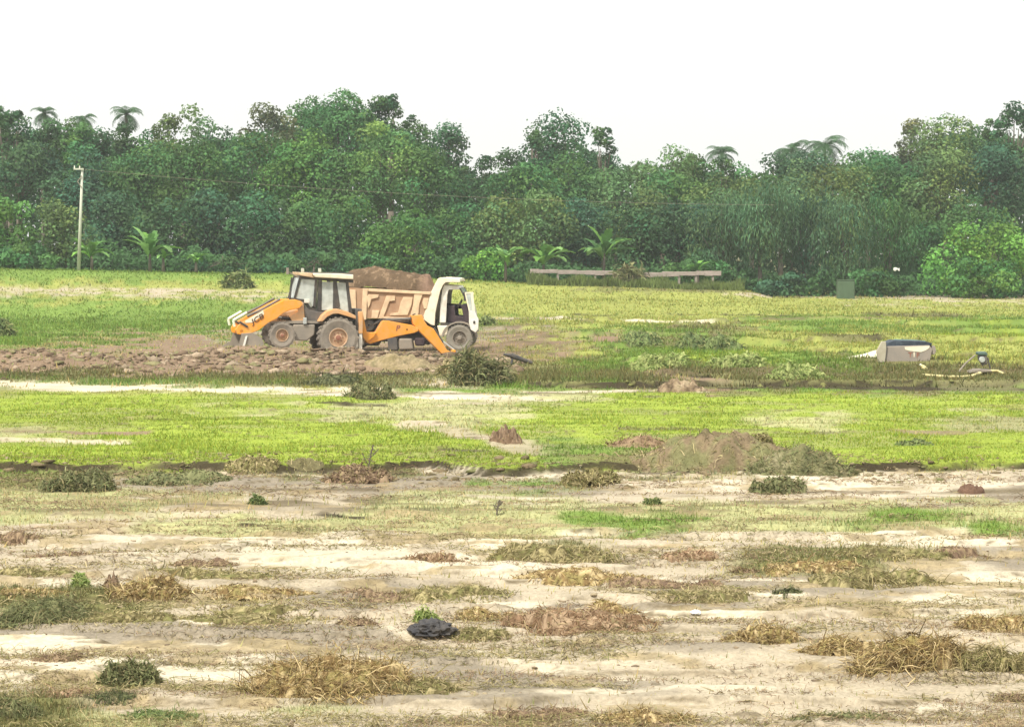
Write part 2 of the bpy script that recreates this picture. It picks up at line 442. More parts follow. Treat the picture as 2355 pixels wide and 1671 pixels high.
# streaks: class, points, half thickness (2289-px), strength
LINES = [
 ('T', [(-20, 650), (300, 655), (660, 662)], 9, .8), ('Y', [(1040, 655), (1700, 668), (2289, 680)], 8, .8), ('B', [(440, 775), (760, 778), (1080, 775)], 24, 3.0), ('D', [(560, 750), (1060, 750)], 14, 1.5), ('B', [(0, 800), (500, 805), (1000, 812)], 11, 1.6),
 ('C', [(-20, 860), (400, 867), (800, 878), (1150, 887)], 6.5, 1.6), ('C', [(1180, 874), (1400, 874), (1570, 877)], 2.6, 1.5),
 ('C', [(880, 880), (1100, 888)], 6, 1.2),
 ('C', [(1115, 712), (1200, 715), (1280, 719)], 2.4, 1.4), ('C', [(1430, 717), (1500, 720), (1620, 726)], 2.4, 1.4),
 ('Y', [(1100, 690), (1700, 700), (2289, 700)], 4, .6), ('G', [(650, 700), (0, 705)], 30, .6),
 ('C', [(960, 1050), (1090, 1052), (1180, 1060)], 6, 1.4), ('C', [(1350, 1062), (1600, 1064)], 6, 1.1),
 ('C', [(1360, 1078), (1640, 1085)], 8, .9), ('C', [(1760, 1068), (1980, 1070), (2200, 1080)], 7, 1.4), ('C', [(1800, 1092), (2150, 1098)], 9, 1.),
 ('C', [(500, 1058), (600, 1066)], 6, 1.), ('C', [(660, 1062), (760, 1066)], 3, 1.), ('C', [(250, 1112), (700, 1108), (1240, 1112)], 3, .9),
 ('C', [(1000, 1120), (1240, 1128)], 5, .7),
 ('C', [(250, 1213), (500, 1213), (760, 1222)], 8, 1.1), ('C', [(820, 1190), (1150, 1198), (1400, 1196)], 4, 1.2), ('C', [(560, 1245), (900, 1258), (1180, 1270)], 12, .9),
 ('C', [(1960, 1206), (2240, 1204)], 7, 1.3), ('C', [(0, 1300), (200, 1303)], 8, 1.3), ('C', [(540, 1268), (820, 1276)], 5, 1.),
 ('C', [(1180, 1240), (1600, 1244)], 4, 1.1), ('C', [(1640, 1306), (1980, 1310)], 2.6, 1.2), ('C', [(1490, 1300), (1600, 1303)], 3, 1.2),
 ('C', [(2130, 1296), (2289, 1298)], 5, 1.3), ('C', [(740, 1342), (960, 1346), (1180, 1350)], 4, 1.2), ('C', [(1430, 1372), (1640, 1380)], 5, 1.),
 ('C', [(1980, 1352), (2100, 1350), (2160, 1362)], 10, 1.4), ('C', [(1960, 1385), (2140, 1375)], 6, 1.1), ('C', [(1640, 1335), (1780, 1337)], 2.5, 1.),
 ('C', [(200, 1390), (500, 1396), (800, 1402), (930, 1430), (1100, 1460), (1240, 1500), (1420, 1523)], 5, 1.4),
 ('C', [(-20, 1442), (250, 1455), (420, 1480), (560, 1500)], 20, 1.0), ('C', [(-20, 1480), (300, 1495), (500, 1515)], 16, .7),
 ('C', [(1000, 1562), (1300, 1560), (1640, 1545), (1850, 1560)], 6, .9), ('C', [(550, 1390), (700, 1392)], 3, .7), ('C', [(1660, 1548), (1860, 1570), (2150, 1600)], 7, 1.),
 ('D', [(-20, 1408), (400, 1418), (800, 1432)], 15, 1.2), ('D', [(650, 1445), (900, 1475)], 14, .8), ('D', [(960, 1515), (1200, 1525), (1400, 1540)], 16, 1.4),
 ('D', [(1500, 1325), (1900, 1325)], 7, .9), ('D', [(600, 1330), (850, 1335)], 8, .9), ('D', [(1250, 1360), (1640, 1352)], 6, .8), ('D', [(2050, 1255), (2289, 1262)], 9, 1.),
 ('D', [(300, 1085), (700, 1080), (1200, 1085)], 16, .9), ('D', [(1150, 1405), (1900, 1440)], 8, .4), ('D', [(1300, 1450), (1800, 1470)], 10, .4),
 ('B', [(30, 966), (300, 970)], 3, 1.1), ('C', [(20, 985), (280, 990)], 2.6, 1.1), ('B', [(480, 1005), (520, 1006)], 3, .8), ('B', [(290, 939), (370, 940)], 3, 1.2),
 ('B', [(670, 1001), (950, 1003)], 2, .7), ('O', [(1400, 958), (1800, 968), (2000, 965)], 2.5, .8), ('B', [(2000, 962), (2110, 972)], 4, .8), ('O', [(1000, 1006), (1060, 1006)], 3, 1.3),
 ('K', [(735, 903), (840, 910)], 2.5, 1.8), ('K', [(815, 928), (880, 932)], 2, 1.4), ('K', [(1000, 1006), (1060, 1007)], 2.4, 1.5), ('K', [(60, 1050), (180, 1046)], 3, 1.2), ('K', [(250, 1072), (420, 1078)], 3, 1.), ('K', [(520, 1060), (900, 1058)], 2.5, .9), ('K', [(1370, 1058), (1560, 1060)], 3, 1.3), ('K', [(280, 939), (370, 941)], 1.6, 1.2), ('K', [(1030, 946), (1060, 947)], 2, 1.4), ('K', [(560, 1178), (590, 1180)], 2, 1.2), ('K', [(730, 1150), (800, 1156)], 2.5, 1.2), ('K', [(920, 1142), (970, 1150)], 2.5, 1.2), ('K', [(1960, 706), (2120, 708)], 2.5, 1.3), ('K', [(1300, 704), (1360, 706)], 2, 1.), ('K', [(1460, 702), (1560, 704)], 2, 1.1), ('K', [(1630, 702), (1760, 708)], 2, 1.1), ('K', [(1870, 762), (1960, 764)], 2, 1.3), ('K', [(700, 797), (1000, 799)], 6, 1.3), ('K', [(1240, 1190), (1320, 1192)], 1.8, 1.1), ('K', [(1770, 1268), (1830, 1272)], 3, 1.2), ('M', [(690, 925), (1000, 935)], 18, .7), ('T', [(980, 955), (1150, 1000)], 10, .8),
 ('Y', [(2120, 905), (2289, 912)], 5, 1.0), ('K', [(1230, 860), (1500, 864), (1900, 866), (2300, 869)], 3.6, 2.2), ('K', [(880, 835), (700, 832)], 4, 1.2), ('K', [(1490, 836), (1560, 840)], 3, 1.2),  # the long K streak paints the shaded line under the ditch edge
 ('L', [(0, 1030), (500, 1025), (800, 1035)], 14, .8), ('L', [(1800, 1035), (2289, 1040)], 12, 1.), ('L', [(1130, 1040), (1300, 1050)], 12, .8),
 ('G', [(1850, 735), (2289, 738)], 10, .9), ('G', [(1450, 780), (1700, 815), (1850, 830)], 12, .6), ('O', [(1960, 702), (2130, 706)], 4, 1.2), ('O', [(1870, 764), (1960, 766)], 4, .9),
 ('O', [(1440, 772), (1560, 770)], 6, .7), ('B', [(1480, 835), (1570, 850), (1580, 875)], 6, 1.2), ('T', [(1660, 660), (2100, 668)], 4, .9)]

def seg_dist(px, py, pts, th):
    d = np.full(px.shape, 9e9)
    for (x0, y0), (x1, y1) in zip(pts[:-1], pts[1:]):
        dx, dy = x1 - x0, y1 - y0
        t = np.clip(((px - x0) * dx) / (dx * dx + 1e-6), 0, 1)
        ex = (px - x0 - t * dx) / 6.0        # ends fade along x
        ey = (py - y0 - t * dy)
        d = np.minimum(d, np.sqrt(ex * ex * .5 + ey * ey) / th)
    return d

def class_weights(X, Y, Z):
    px, py = proj(X, Y, Z)
    px = px / K; py = py / K
    yy = np.clip(Y, 12, 200)
    sc = yy / 30.0
    wx = (fbm(X / 1.6 / sc, Y / 1.6 / sc, 61, 3) - .5) * 150
    wy = (fbm(X / 1.0 / sc, Y / 1.9 / sc, 62, 4) - .5) * np.clip((py - 575) / 22, 5, 42)
    qx = px + wx; qy = py + wy
    fx = np.clip((qx - TX[0]) / 190.75, 0, 10.999)
    ix = fx.astype(int); fx = fx - ix
    iy = np.clip(np.searchsorted(TY, qy) - 1, 0, len(TY) - 2)
    fy = np.clip((qy - TY[iy]) / (TY[iy + 1] - TY[iy]), 0, 1)
    Wt = np.zeros(X.shape + (len(CLS),))
    ii = np.arange(X.size)
    for dx in (0, 1):
        for dy in (0, 1):
            w = (fx if dx else 1 - fx) * (fy if dy else 1 - fy)
            np.add.at(Wt, (ii, TI[iy + dy, ix + dx]), w)
    for c, pts, th, s in LINES:
        d = seg_dist(px + wx * .15, py + wy * .25, pts, th)
        w = np.exp(-d ** 2) * s * 2.2
        Wt[:, CLS.index(c)] += w
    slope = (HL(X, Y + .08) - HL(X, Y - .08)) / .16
    Wt[:, CLS.index('K')] += 9 * sstep(.20, .45, slope) * (Y > 30) * (Y < 68)  # dark earth colour on steep step faces also carries their shade
    for k in range(len(CLS)):
        n = fbm(X / .9, Y / 1.3, 100 + k * 7, 4)
        Wt[:, k] = Wt[:, k] ** 1.3 * np.exp(9 * (n - .5))
    Wt = Wt / (Wt.sum(1, keepdims=True) + 1e-9)
    Wt = Wt ** 1.6
    return Wt / Wt.sum(1, keepdims=True)

# ------------------------------------------------------------------ ground mesh
pyr = np.concatenate([np.linspace(2300, 1700, 60)[:-1], np.linspace(1700, 684, 820)])
rows = 19240.0 / (pyr - 575.0)
rows = rows[rows < 156]
rows = np.concatenate([[-60, -30, -12, -2, 4, 8], rows, np.linspace(157, 200, 30), [230, 300, 450, 800, 1500, 3000]])
tcol = np.concatenate([[-3, -2, -1.4, -1, -.75, -.6, -.5, -.42, -.36, -.3, -.27], np.linspace(-.245, .245, 860), [.27, .3, .36, .42, .5, .6, .75, 1, 1.4, 2, 3]])
TT, YY = np.meshgrid(tcol, rows)
XX = TT * (np.abs(YY) + np.where(YY < 12, 12 - np.minimum(YY, 12), 0) * .8)
nr, nc = YY.shape
gx = XX.reshape(-1); gy = YY.reshape(-1)
hz = H(gx, gy)
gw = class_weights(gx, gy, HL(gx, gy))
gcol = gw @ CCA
var = fbm(gx / .35, gy / .5, 301, 4)
gh = 0.02 * gy / 20
sn1, sm1, sf1 = scarps(gx, gy)
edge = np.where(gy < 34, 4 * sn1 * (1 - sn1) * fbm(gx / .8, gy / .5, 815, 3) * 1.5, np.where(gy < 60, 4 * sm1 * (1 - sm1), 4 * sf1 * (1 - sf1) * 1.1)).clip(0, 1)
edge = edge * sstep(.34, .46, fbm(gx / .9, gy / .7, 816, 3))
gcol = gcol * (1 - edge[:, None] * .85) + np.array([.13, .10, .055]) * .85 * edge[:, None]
sandy = gw[:, [CLS.index(q) for q in 'TCDM']].sum(1)
lit = fbm(gx / .55, gy / .35, 305, 5) * .6 + .4 * fbm(gx / 2.6, gy / 1.1, 306, 3)
lit = sstep(.53, .62, lit) * sandy * sstep(46, 34, gy)
lcol = np.array([.30, .235, .13]) * (.55 + .9 * fbm(gx / .12, gy / .12, 307, 3))[:, None]
gcol = gcol * (1 - .8 * lit[:, None]) + lcol * .8 * lit[:, None]
var2 = fbm(gx / 3.5, gy / 5, 302, 3)
gpatch = sstep(.54, .68, fbm(gx / 3.2, gy / 3.0, 303, 5)) * sstep(36, 39, gy) * (gy < 62)
gcol = gcol * (1 - .45 * gpatch[:, None]) + .45 * gpatch[:, None] * np.array([.24, .225, .11])
gcol = gcol * (0.80 + .4 * var)[:, None] * (0.86 + .28 * var2)[:, None]
# distant ground beyond the wood
fi = np.arange(nr * nc).reshape(nr, nc)
faces = np.stack([fi[:-1, :-1], fi[:-1, 1:], fi[1:, 1:], fi[1:, :-1]], -1).reshape(-1, 4)
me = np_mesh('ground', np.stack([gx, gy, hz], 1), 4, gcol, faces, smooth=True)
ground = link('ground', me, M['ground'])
tag(ground, kind='structure')

# ------------------------------------------------------------------ grass (stuff)
rng = np.random.default_rng(5)
def blades(base, hgt, wid, lean, col):
    n = len(base)
    a = rng.uniform(0, 2 * np.pi, n)
    dx = np.stack([np.cos(a), np.sin(a), 0 * a], 1) * wid[:, None] * .5
    b = rng.uniform(0, 2 * np.pi, n)
    tip = base + np.stack([np.cos(b) * lean, np.sin(b) * lean, hgt], 1)
    v = np.stack([base - dx, base + dx, tip], 1).reshape(-1, 3)
    return v, np.repeat(col, 3, 0)

inner = (np.abs(gx) < .245 * gy) & (gy > 13) & (gy < 158)
idx_all = np.nonzero(inner)[0]
GD = {'K': .05, 'L': 1.0, 'G': 1.0, 'Y': .75, 'O': .75, 'M': .45, 'T': .035, 'C': .0, 'D': .02, 'B': .06}
dens = gw[idx_all] @ np.array([GD[c] for c in CLS])
def grass(name, sel, n, hmul, label=None):
    d = dens * sel
    pick = rng.choice(len(idx_all), n, p=d / d.sum())
    ids = idx_all[pick]
    y = gy[ids]
    cell = y / 2261.0
    x = gx[ids] + rng.normal(0, 1, n) * cell * 1.2
    yy = y + rng.normal(0, 1, n) * (y * y / 19240.0) * 1.0
    z = H(x, yy) - .01
    lush = fbm(x / 1.5, yy / 2.5, 77, 3)
    h = rng.gamma(4, .25, n) * hmul * (.35 + 1.3 * lush ** 1.5)
    wid = np.maximum(cell * rng.uniform(.9, 2.0, n), .006)
    c = gw[ids] @ CCA
    gmask = (gw[ids][:, [CLS.index(q) for q in 'TCDB']].sum(1) > .5)
    c[gmask] = np.array([.38, .34, .14])
    c = c * (.7 + .65 * rng.random(n))[:, None] * (.82 + .36 * fbm(x / 2.5, yy / 3, 78, 3))[:, None]
    c[:, 0] *= rng.uniform(.8, 1.2, n)
    v, cc = blades(np.stack([x, yy, z], 1), h, wid, h * rng.uniform(.1, .7, n), c)
    o = link(name, np_mesh(name, v, 3, cc), M['grass'])
    tag(o, kind='stuff', cat='grass', label=label)
ya = gy[idx_all]
grass('field_grass', ((ya > 34) & (ya < 61)).astype(float), 150000, .045, 'short lime green grass covering the middle of the field')
grass('rough_grass', (ya >= 61).astype(float), 190000, .105, 'longer yellowish green grass around and behind the machines')
grass('sparse_grass', (ya <= 34).astype(float), 48000, .05, 'thin dry grass among the sandy tracks in front')

# ------------------------------------------------------------------ clods (stuff)
def ico(sub=1):
    bm = bmesh.new(); bmesh.ops.create_icosphere(bm, subdivisions=sub, radius=1)
    v = np.array([p.co[:] for p in bm.verts]); f = np.array([[q.index for q in g.verts] for g in bm.faces])
    bm.free(); return v, f
IV, IF = ico(1)
def clods(name, pts, size, col, label, flat=.55):
    V = []; Fc = []; Cc = []
    for i, (p, s) in enumerate(zip(pts, size)):
        v = IV * (1 + .9 * (rng.random((len(IV), 1)) - .5)) + rng.normal(0, .12, IV.shape)
        v = v * np.array([s * rng.uniform(.7, 1.7), s * rng.uniform(.7, 1.2), s * flat * rng.uniform(.7, 1.3)])
        a = rng.uniform(0, 6.28); ca_, sa_ = math.cos(a) , math.sin(a)
        v = v @ np.array([[ca_, sa_, 0], [-sa_, ca_, 0], [0, 0, 1]])
        V.append(v + p); Fc.append(IF + i * len(IV))
        Cc.append(np.tile(col[i], (len(IV), 1)))
    o = link(name, np_mesh(name, np.concatenate(V), 3, np.concatenate(Cc), np.concatenate(Fc)), M['soil'])
    tag(o, kind='stuff', cat='soil', label=label)
def on_ground(x, y, dz=0): return np.stack([x, y, H(x, y) + dz], 1)
n = 6000
y = rng.normal(71.6, 1.9, n); x = rng.uniform(-17.5, 0.5, n)
s = rng.gamma(1.0, .042, n).clip(.02, .2)
cb = np.array([[.22, .155, .105], [.28, .205, .14], [.14, .10, .065], [.22, .20, .10], [.36, .28, .195]])
clods('earth_clods', on_ground(x, y), s, cb[rng.integers(0, 5, n)] * rng.uniform(.8, 1.15, (n, 1)), 'churned brown clods along the dug ridge in front of the loader')
n = 1600
xa = rng.uniform(-9.2, 9.2, n); ya_ = 37.3 + 2.6 * (fbm(xa / 2.2, 37.6 + 0 * xa, 5, 3) - .5) + rng.normal(0, .8, n)
s = rng.gamma(1.6, .014, n).clip(.01, .10)
cb = np.array([[.22, .17, .10], [.30, .25, .15], [.16, .13, .07], [.2, .2, .09]])
clods('edge_clods', on_ground(xa, ya_), s, cb[rng.integers(0, 4, n)], 'dark crumbs of soil and turf along the front edge of the green field')
n = 2600
yb = 19240 / (rng.uniform(1180, 1720, n) * K - 575) ; xb = rng.uniform(-.235, .235, n) * yb
s = rng.gamma(1.3, .007, n).clip(.004, .045)
clods('soil_crumbs', on_ground(xb, yb), s, np.array([[.30, .23, .15], [.42, .34, .22], [.2, .15, .1]])[rng.integers(0, 3, n)], 'small crumbs of dry soil scattered on the sandy ground', .45)
n = 420
yc = rng.uniform(58, 120, n); xc = rng.uniform(-.235, .235, n) * yc
k = (xc > -1.5)
yc[k & (rng.random(n) < .5)] = 61.3
xc, yc = xc[k], yc[k] + rng.normal(0, .25, k.sum())
s = rng.gamma(1.5, .022, len(xc)).clip(.02, .11)
clods('bank_clods', on_ground(xc, yc), s, np.array([[.12, .10, .05], [.17, .15, .07], [.2, .2, .07]])[rng.integers(0, 3, len(xc))], 'dark turf clods along the ditch edge and the far field')

# ------------------------------------------------------------------ strand clumps (straw heaps, weeds)
PAL = {
 'straw': [(.40, .29, .13), (.60, .47, .25), (.24, .16, .07), (.34, .28, .11), (.13, .09, .045)],
 'olive': [(.27, .23, .10), (.40, .34, .17), (.15, .125, .055), (.22, .21, .08), (.46, .38, .21)],
 'reddish': [(.36, .23, .14), (.46, .33, .21), (.22, .14, .08), (.34, .27, .14)],
 'brown': [(.27, .19, .12), (.36, .26, .16), (.18, .12, .08), (.30, .25, .12)],
 'green': [(.15, .21, .07), (.22, .27, .10), (.11, .15, .06), (.26, .27, .11)],
 'bright': [(.30, .37, .12), (.38, .42, .16), (.20, .27, .08)],
 'dark': [(.10, .12, .05), (.14, .15, .07), (.07, .08, .04), (.17, .16, .08)],
 'greyg': [(.17, .19, .08), (.23, .235, .11), (.12, .13, .06), (.27, .23, .12)],
}
def strands(n, cx, cy, rx, ry, rz, hfun, pal, ln, wd, up=.3, curl=.5):
    """curved three-segment strips in local coordinates"""
    t = rng.uniform(0, 2 * np.pi, n); r = np.sqrt(rng.random(n))
    x = cx + rx * r * np.cos(t); y = cy + ry * r * np.sin(t)
    z = hfun(x, y) * rng.uniform(.5, 1.02, n)
    az = rng.uniform(0, 2 * np.pi, n); el = rng.normal(up, .45, n)
    L = ln * rng.gamma(4, .25, n); w = wd * rng.uniform(.6, 1.5, n)
    p = np.stack([x, y, z], 1); pts = [p]
    for k in range(3):
        d = np.stack([np.cos(az) * np.cos(el), np.sin(az) * np.cos(el), np.sin(el)], 1)
        p = p + d * (L / 3)[:, None]; pts.append(p)
        el = el - curl * rng.uniform(.3, 1.3, n); az = az + rng.normal(0, .5, n)
    s = rng.normal(0, 1, (n, 3)); s[:, 2] *= .6
    s /= np.linalg.norm(s, axis=1, keepdims=True)
    s = s * w[:, None] * .5
    c = np.array(PAL[pal])[rng.integers(0, len(PAL[pal]), n)] * rng.uniform(.7, 1.25, (n, 1))
    V = []; Cc = []
    wf = [1, .9, .6, .15]
    for k in range(3):
        q = np.stack([pts[k] - s * wf[k], pts[k] + s * wf[k], pts[k + 1] + s * wf[k + 1], pts[k + 1] - s * wf[k + 1]], 1)
        V.append(q.reshape(-1, 3)); Cc.append(np.repeat(c, 4, 0))
    return np.concatenate(V), np.concatenate(Cc)

def clump(name, cx, by, w, h, pal, label, cat, n=None, up=.25, ln=None, wd=None, mound=.75, group=None, asp=.55, curl=.5, bump=.4, mpal=None):
    x0, y0, z0 = G2(cx, by)
    s = 2289.0 / 36 * cam_d.lens / y0          # reading px per metre
    wm, hm = w / s, h / s
    rx, ry = wm / 2, max(wm * asp / 2, hm * .5)
    y0 += ry * .6; z0 = gz(x0, y0)
    seed = int(rng.integers(1, 9999))
    def hf(x, y):
        e = np.clip(1 - (x / rx) ** 2 - (y / ry) ** 2 - 2.6 * (fbm(x / (wm * .20) + seed, y / (wm * .13), seed + 1, 4) - .40), 0, 1)
        nz = fbm(x / (wm * .16) + seed, y / (wm * .16), seed, 3)
        return hm * mound * e ** .6 * (1 - bump + 2 * bump * nz)
    gu = np.linspace(-1.06, 1.06, 44); gv = np.linspace(-1.06, 1.06, 24)
    U, V_ = np.meshgrid(gu, gv)
    mx = U.reshape(-1) * rx; my = V_.reshape(-1) * ry
    tz = H(mx + x0, my + y0) - z0
    mz = hf(mx, my) + tz - .012 - .03 * (hf(mx, my) <= 0)
    mv = np.stack([mx, my, mz], 1)
    fi_ = np.arange(44 * 24).reshape(24, 44)
    mf = np.stack([fi_[:-1, :-1], fi_[:-1, 1:], fi_[1:, 1:], fi_[1:, :-1]], -1).reshape(-1, 4)
    pa = np.array(PAL[mpal or pal])
    nn = fbm(mx / (wm * .05) + 9, my / (wm * .05), seed + 3, 3)
    mc = pa[np.clip((nn * len(pa)).astype(int), 0, len(pa) - 1)] * (.7 + .5 * rng.random((len(mx), 1)))
    if n is None: n = int(np.clip(w * h * .28, 500, 6000))
    ln = ln or max(hm * .5, .06); wd = wd or max(.006, y0 / 2261 * .9)
    sv_, sc = strands(n, 0, 0, rx * 1.04, ry * 1.04, hm, hf, pal, ln, wd, up, curl)
    sv_[:, 2] += (H(sv_[:, 0] + x0, sv_[:, 1] + y0) - z0)
    allv = np.concatenate([mv, sv_]); allc = np.concatenate([mc, sc])
    sf = np.arange(len(sv_)).reshape(-1, 4) + len(mv)
    me = np_mesh(name, allv, 4, allc, np.concatenate([mf, sf]))
    o = link(name, me, M['straw'], loc=(x0, y0, z0))
    tag(o, label, cat, group)
    return o

def litter(name, n, ylo, yhi, pal, ln, wd, thr, label, seed):
    py = rng.uniform(ylo, yhi, n * 5) * K; y = 19240 / (py - 575); x = rng.uniform(-.235, .235, n * 5) * y
    f = fbm(x / 2.2, y / .55, seed, 5)
    k = np.nonzero(f + rng.normal(0, .03, len(f)) > thr)[0][:n]
    x, y = x[k], y[k]; m = len(x)
    az = rng.uniform(0, 2 * np.pi, m); L = ln * rng.gamma(3, .33, m); w = np.maximum(wd, y / 2261 * .7) * rng.uniform(.6, 1.4, m)
    p0 = np.stack([x, y, H(x, y) + rng.uniform(0, .012, m)], 1)
    d = np.stack([np.cos(az), np.sin(az), rng.normal(.12, .25, m)], 1)
    s = np.stack([-np.sin(az), np.cos(az), rng.normal(0, .6, m)], 1); s /= np.linalg.norm(s, axis=1, keepdims=True)
    s *= w[:, None] * .5
    p1 = p0 + d * (L * .5)[:, None] + np.array([0, 0, .01]); p2 = p1 + (d * np.array([1, 1, -.6]) + rng.normal(0, .3, (m, 3)) * [1, 1, .2]) * (L * .5)[:, None]
    c = np.array(PAL[pal])[rng.integers(0, len(PAL[pal]), m)] * rng.uniform(.6, 1.2, (m, 1))
    V = np.concatenate([np.stack([p0 - s, p0 + s, p1 + s, p1 - s], 1).reshape(-1, 3), np.stack([p1 - s, p1 + s, p2 + s * .4, p2 - s * .4], 1).reshape(-1, 3)])
    o = link(name, np_mesh(name, V, 4, np.concatenate([np.repeat(c, 4, 0)] * 2)), M['straw'])
    tag(o, label, 'litter', kind='stuff')
litter('straw_litter', 30000, 1195, 1700, 'olive', .08, .004, .565, 'thin cut straw scattered over the sandy ground', 401)
litter('brown_litter', 22000, 1195, 1700, 'brown', .06, .004, .58, 'dark brown root bits scattered over the sandy ground', 402)
litter('edge_litter', 12000, 1035, 1200, 'brown', .09, .005, .52, 'dead stems scattered along the front edge of the green field', 403)

SG = 'heaps of cut straw on the sandy ground'
CL = [
 # cx, base y, w, h, palette, label
 (735, 1552, 400, 88, 'straw', 'largest heap of tangled tan straw in the left foreground, beside the leafy green weed'),
 (930, 1548, 150, 40, 'olive', 'flat tail of thin olive straw trailing right from the largest foreground heap'),
 (1700, 1436, 160, 45, 'straw', 'small golden straw tuft at the left end of the long right foreground windrow'),
 (1880, 1462, 170, 50, 'straw', 'straw heap with pale stems lying on sand, left of the biggest right hand heap'),
 (2050, 1492, 270, 100, 'straw', 'biggest tangled straw heap on the right foreground, nearly at the right edge'),
 (2225, 1496, 170, 62, 'olive', 'olive straw heap cut by the right edge of the picture, lowest of the windrow'),
 (2230, 1408, 140, 42, 'straw', 'golden straw heap at the right edge above the windrow, beside the pale sand patch'),
 (1300, 1415, 330, 48, 'reddish', 'long reddish brown heap of dry leaves and roots in the centre foreground'),
 (1075, 1432, 110, 32, 'olive', 'low straw tuft just right of the black plastic bag'),
 (1085, 1385, 110, 36, 'straw', 'bright yellow straw tuft above and right of the black plastic bag'),
 (1375, 1372, 90, 34, 'straw', 'pointed straw tuft with upright pale stems above the reddish leaf heap'),
 (800, 1396, 80, 22, 'brown', 'small dark brown root clump left of the black plastic bag'),
 (330, 1340, 180, 52, 'straw', 'rounded golden straw heap on the left with a dark clod at its left side'),
 (560, 1338, 220, 28, 'straw', 'long low tan straw windrow right of the rounded golden heap'),
 (90, 1390, 230, 62, 'greyg', 'grey green weedy mat at the left edge above the damp track'),
 (290, 1388, 180, 34, 'olive', 'olive weedy tail stretching right from the grey green mat'),
 (55, 1288, 170, 24, 'olive', 'low olive straw strip at the left edge above the pale sand patch'),
 (455, 1266, 120, 26, 'brown', 'dark pointed brown clump on the pale sand at left, upper part of the sandy ground'),
 (470, 1290, 230, 20, 'olive', 'faint flat olive patch just below the dark pointed clump'),
 (40, 1212, 85, 30, 'brown', 'brown clod pile at the left edge where the grass ends'),
 (130, 1242, 130, 20, 'brown', 'string of little dark clods on tan soil at far left below the clod pile'),
 (1010, 1340, 260, 26, 'olive', 'thin olive straw line in the middle, left of centre foreground'),
 (1310, 1300, 250, 36, 'straw', 'long pale straw windrow right of centre lying on a bright sand strip'),
 (1240, 1252, 280, 40, 'olive', 'wide olive green straw heap just below the grass edge at centre'),
 (970, 1256, 110, 32, 'reddish', 'small heap with a rusty brown peak left of the wide olive centre heap'),
 (1530, 1248, 120, 32, 'reddish', 'brown arched turf lump below the grass edge, right of centre'),
 (1820, 1278, 180, 40, 'straw', 'straw heap with dark hollow under its left end, on the right middle ground'),
 (1990, 1250, 230, 34, 'olive', 'olive heap under the grass edge toward the right'),
 (1980, 1312, 300, 38, 'olive', 'long bristly olive windrow on the right, second strip below the grass edge'),
 (1665, 1280, 55, 18, 'brown', 'tiny brown clump between two bright sand streaks right of centre'),
 (1480, 1312, 260, 22, 'brown', 'dark thin root strip under the pale straw windrow'),
 (1450, 1618, 190, 42, 'straw', 'straw heap at the very bottom edge, right of centre'),
 (1200, 1606, 180, 18, 'brown', 'dark straw string at the bottom edge, left of the bottom straw heap'),
 (1880, 1604, 200, 20, 'greyg', 'grey green twiggy string near the bottom edge on the right'),
 (2270, 1568, 90, 14, 'brown', 'dark brown bark strip at the right edge near the bottom'),
 (140, 1556, 150, 18, 'reddish', 'thin rusty twig strip below the leafy green weed at left'),
 (245, 1566, 90, 14, 'dark', 'small dark twig bundle beneath the rusty strip at left'),
 (135, 1476, 110, 20, 'brown', 'pair of small brown sticks on the bright sand at left'),
 (30, 1606, 110, 52, 'greyg', 'green weedy clump in the bottom left corner'),
 (360, 1605, 130, 26, 'green', 'soft green weed patch at the bottom left, right of the corner clump'),
 (830, 1345, 160, 18, 'brown', 'thin brown root strip between sandy tracks near the middle'),
 (2140, 1245, 130, 22, 'brown', 'brown strip of dead roots at right below the bright sand'),
 (1560, 1345, 180, 16, 'olive', 'flat olive smear of straw on the damp soil right of centre'),
 (1760, 1325, 50, 16, 'dark', 'small dark clump on the bright thin sand line right of centre'),
 (70, 1335, 140, 16, 'straw', 'low straw fringe at the left edge under the bright sand patch'),
 (560, 1395, 330, 18, 'olive', 'long faint straw fringe above the damp track, left of centre'),
]
for c in CL:
    c = (c[0], c[1]) + ((c[2] * 1.25, c[3] * .78) if c[2] < 260 and c[3] < 45 else (c[2] * 1.05, c[3] * .95)) + c[4:]
    nm = 'straw_heap' if c[4] in ('straw', 'olive') else ('weed_mat' if c[4] in ('greyg', 'green') else 'root_clump')
    clump(nm, c[0], c[1], c[2], c[3], c[4], c[5], 'straw' if nm == 'straw_heap' else ('weeds' if nm == 'weed_mat' else 'clump'),
          group=SG if nm == 'straw_heap' else None, mpal={'straw': 'straw', 'olive': 'olive'}.get(c[4], c[4]))

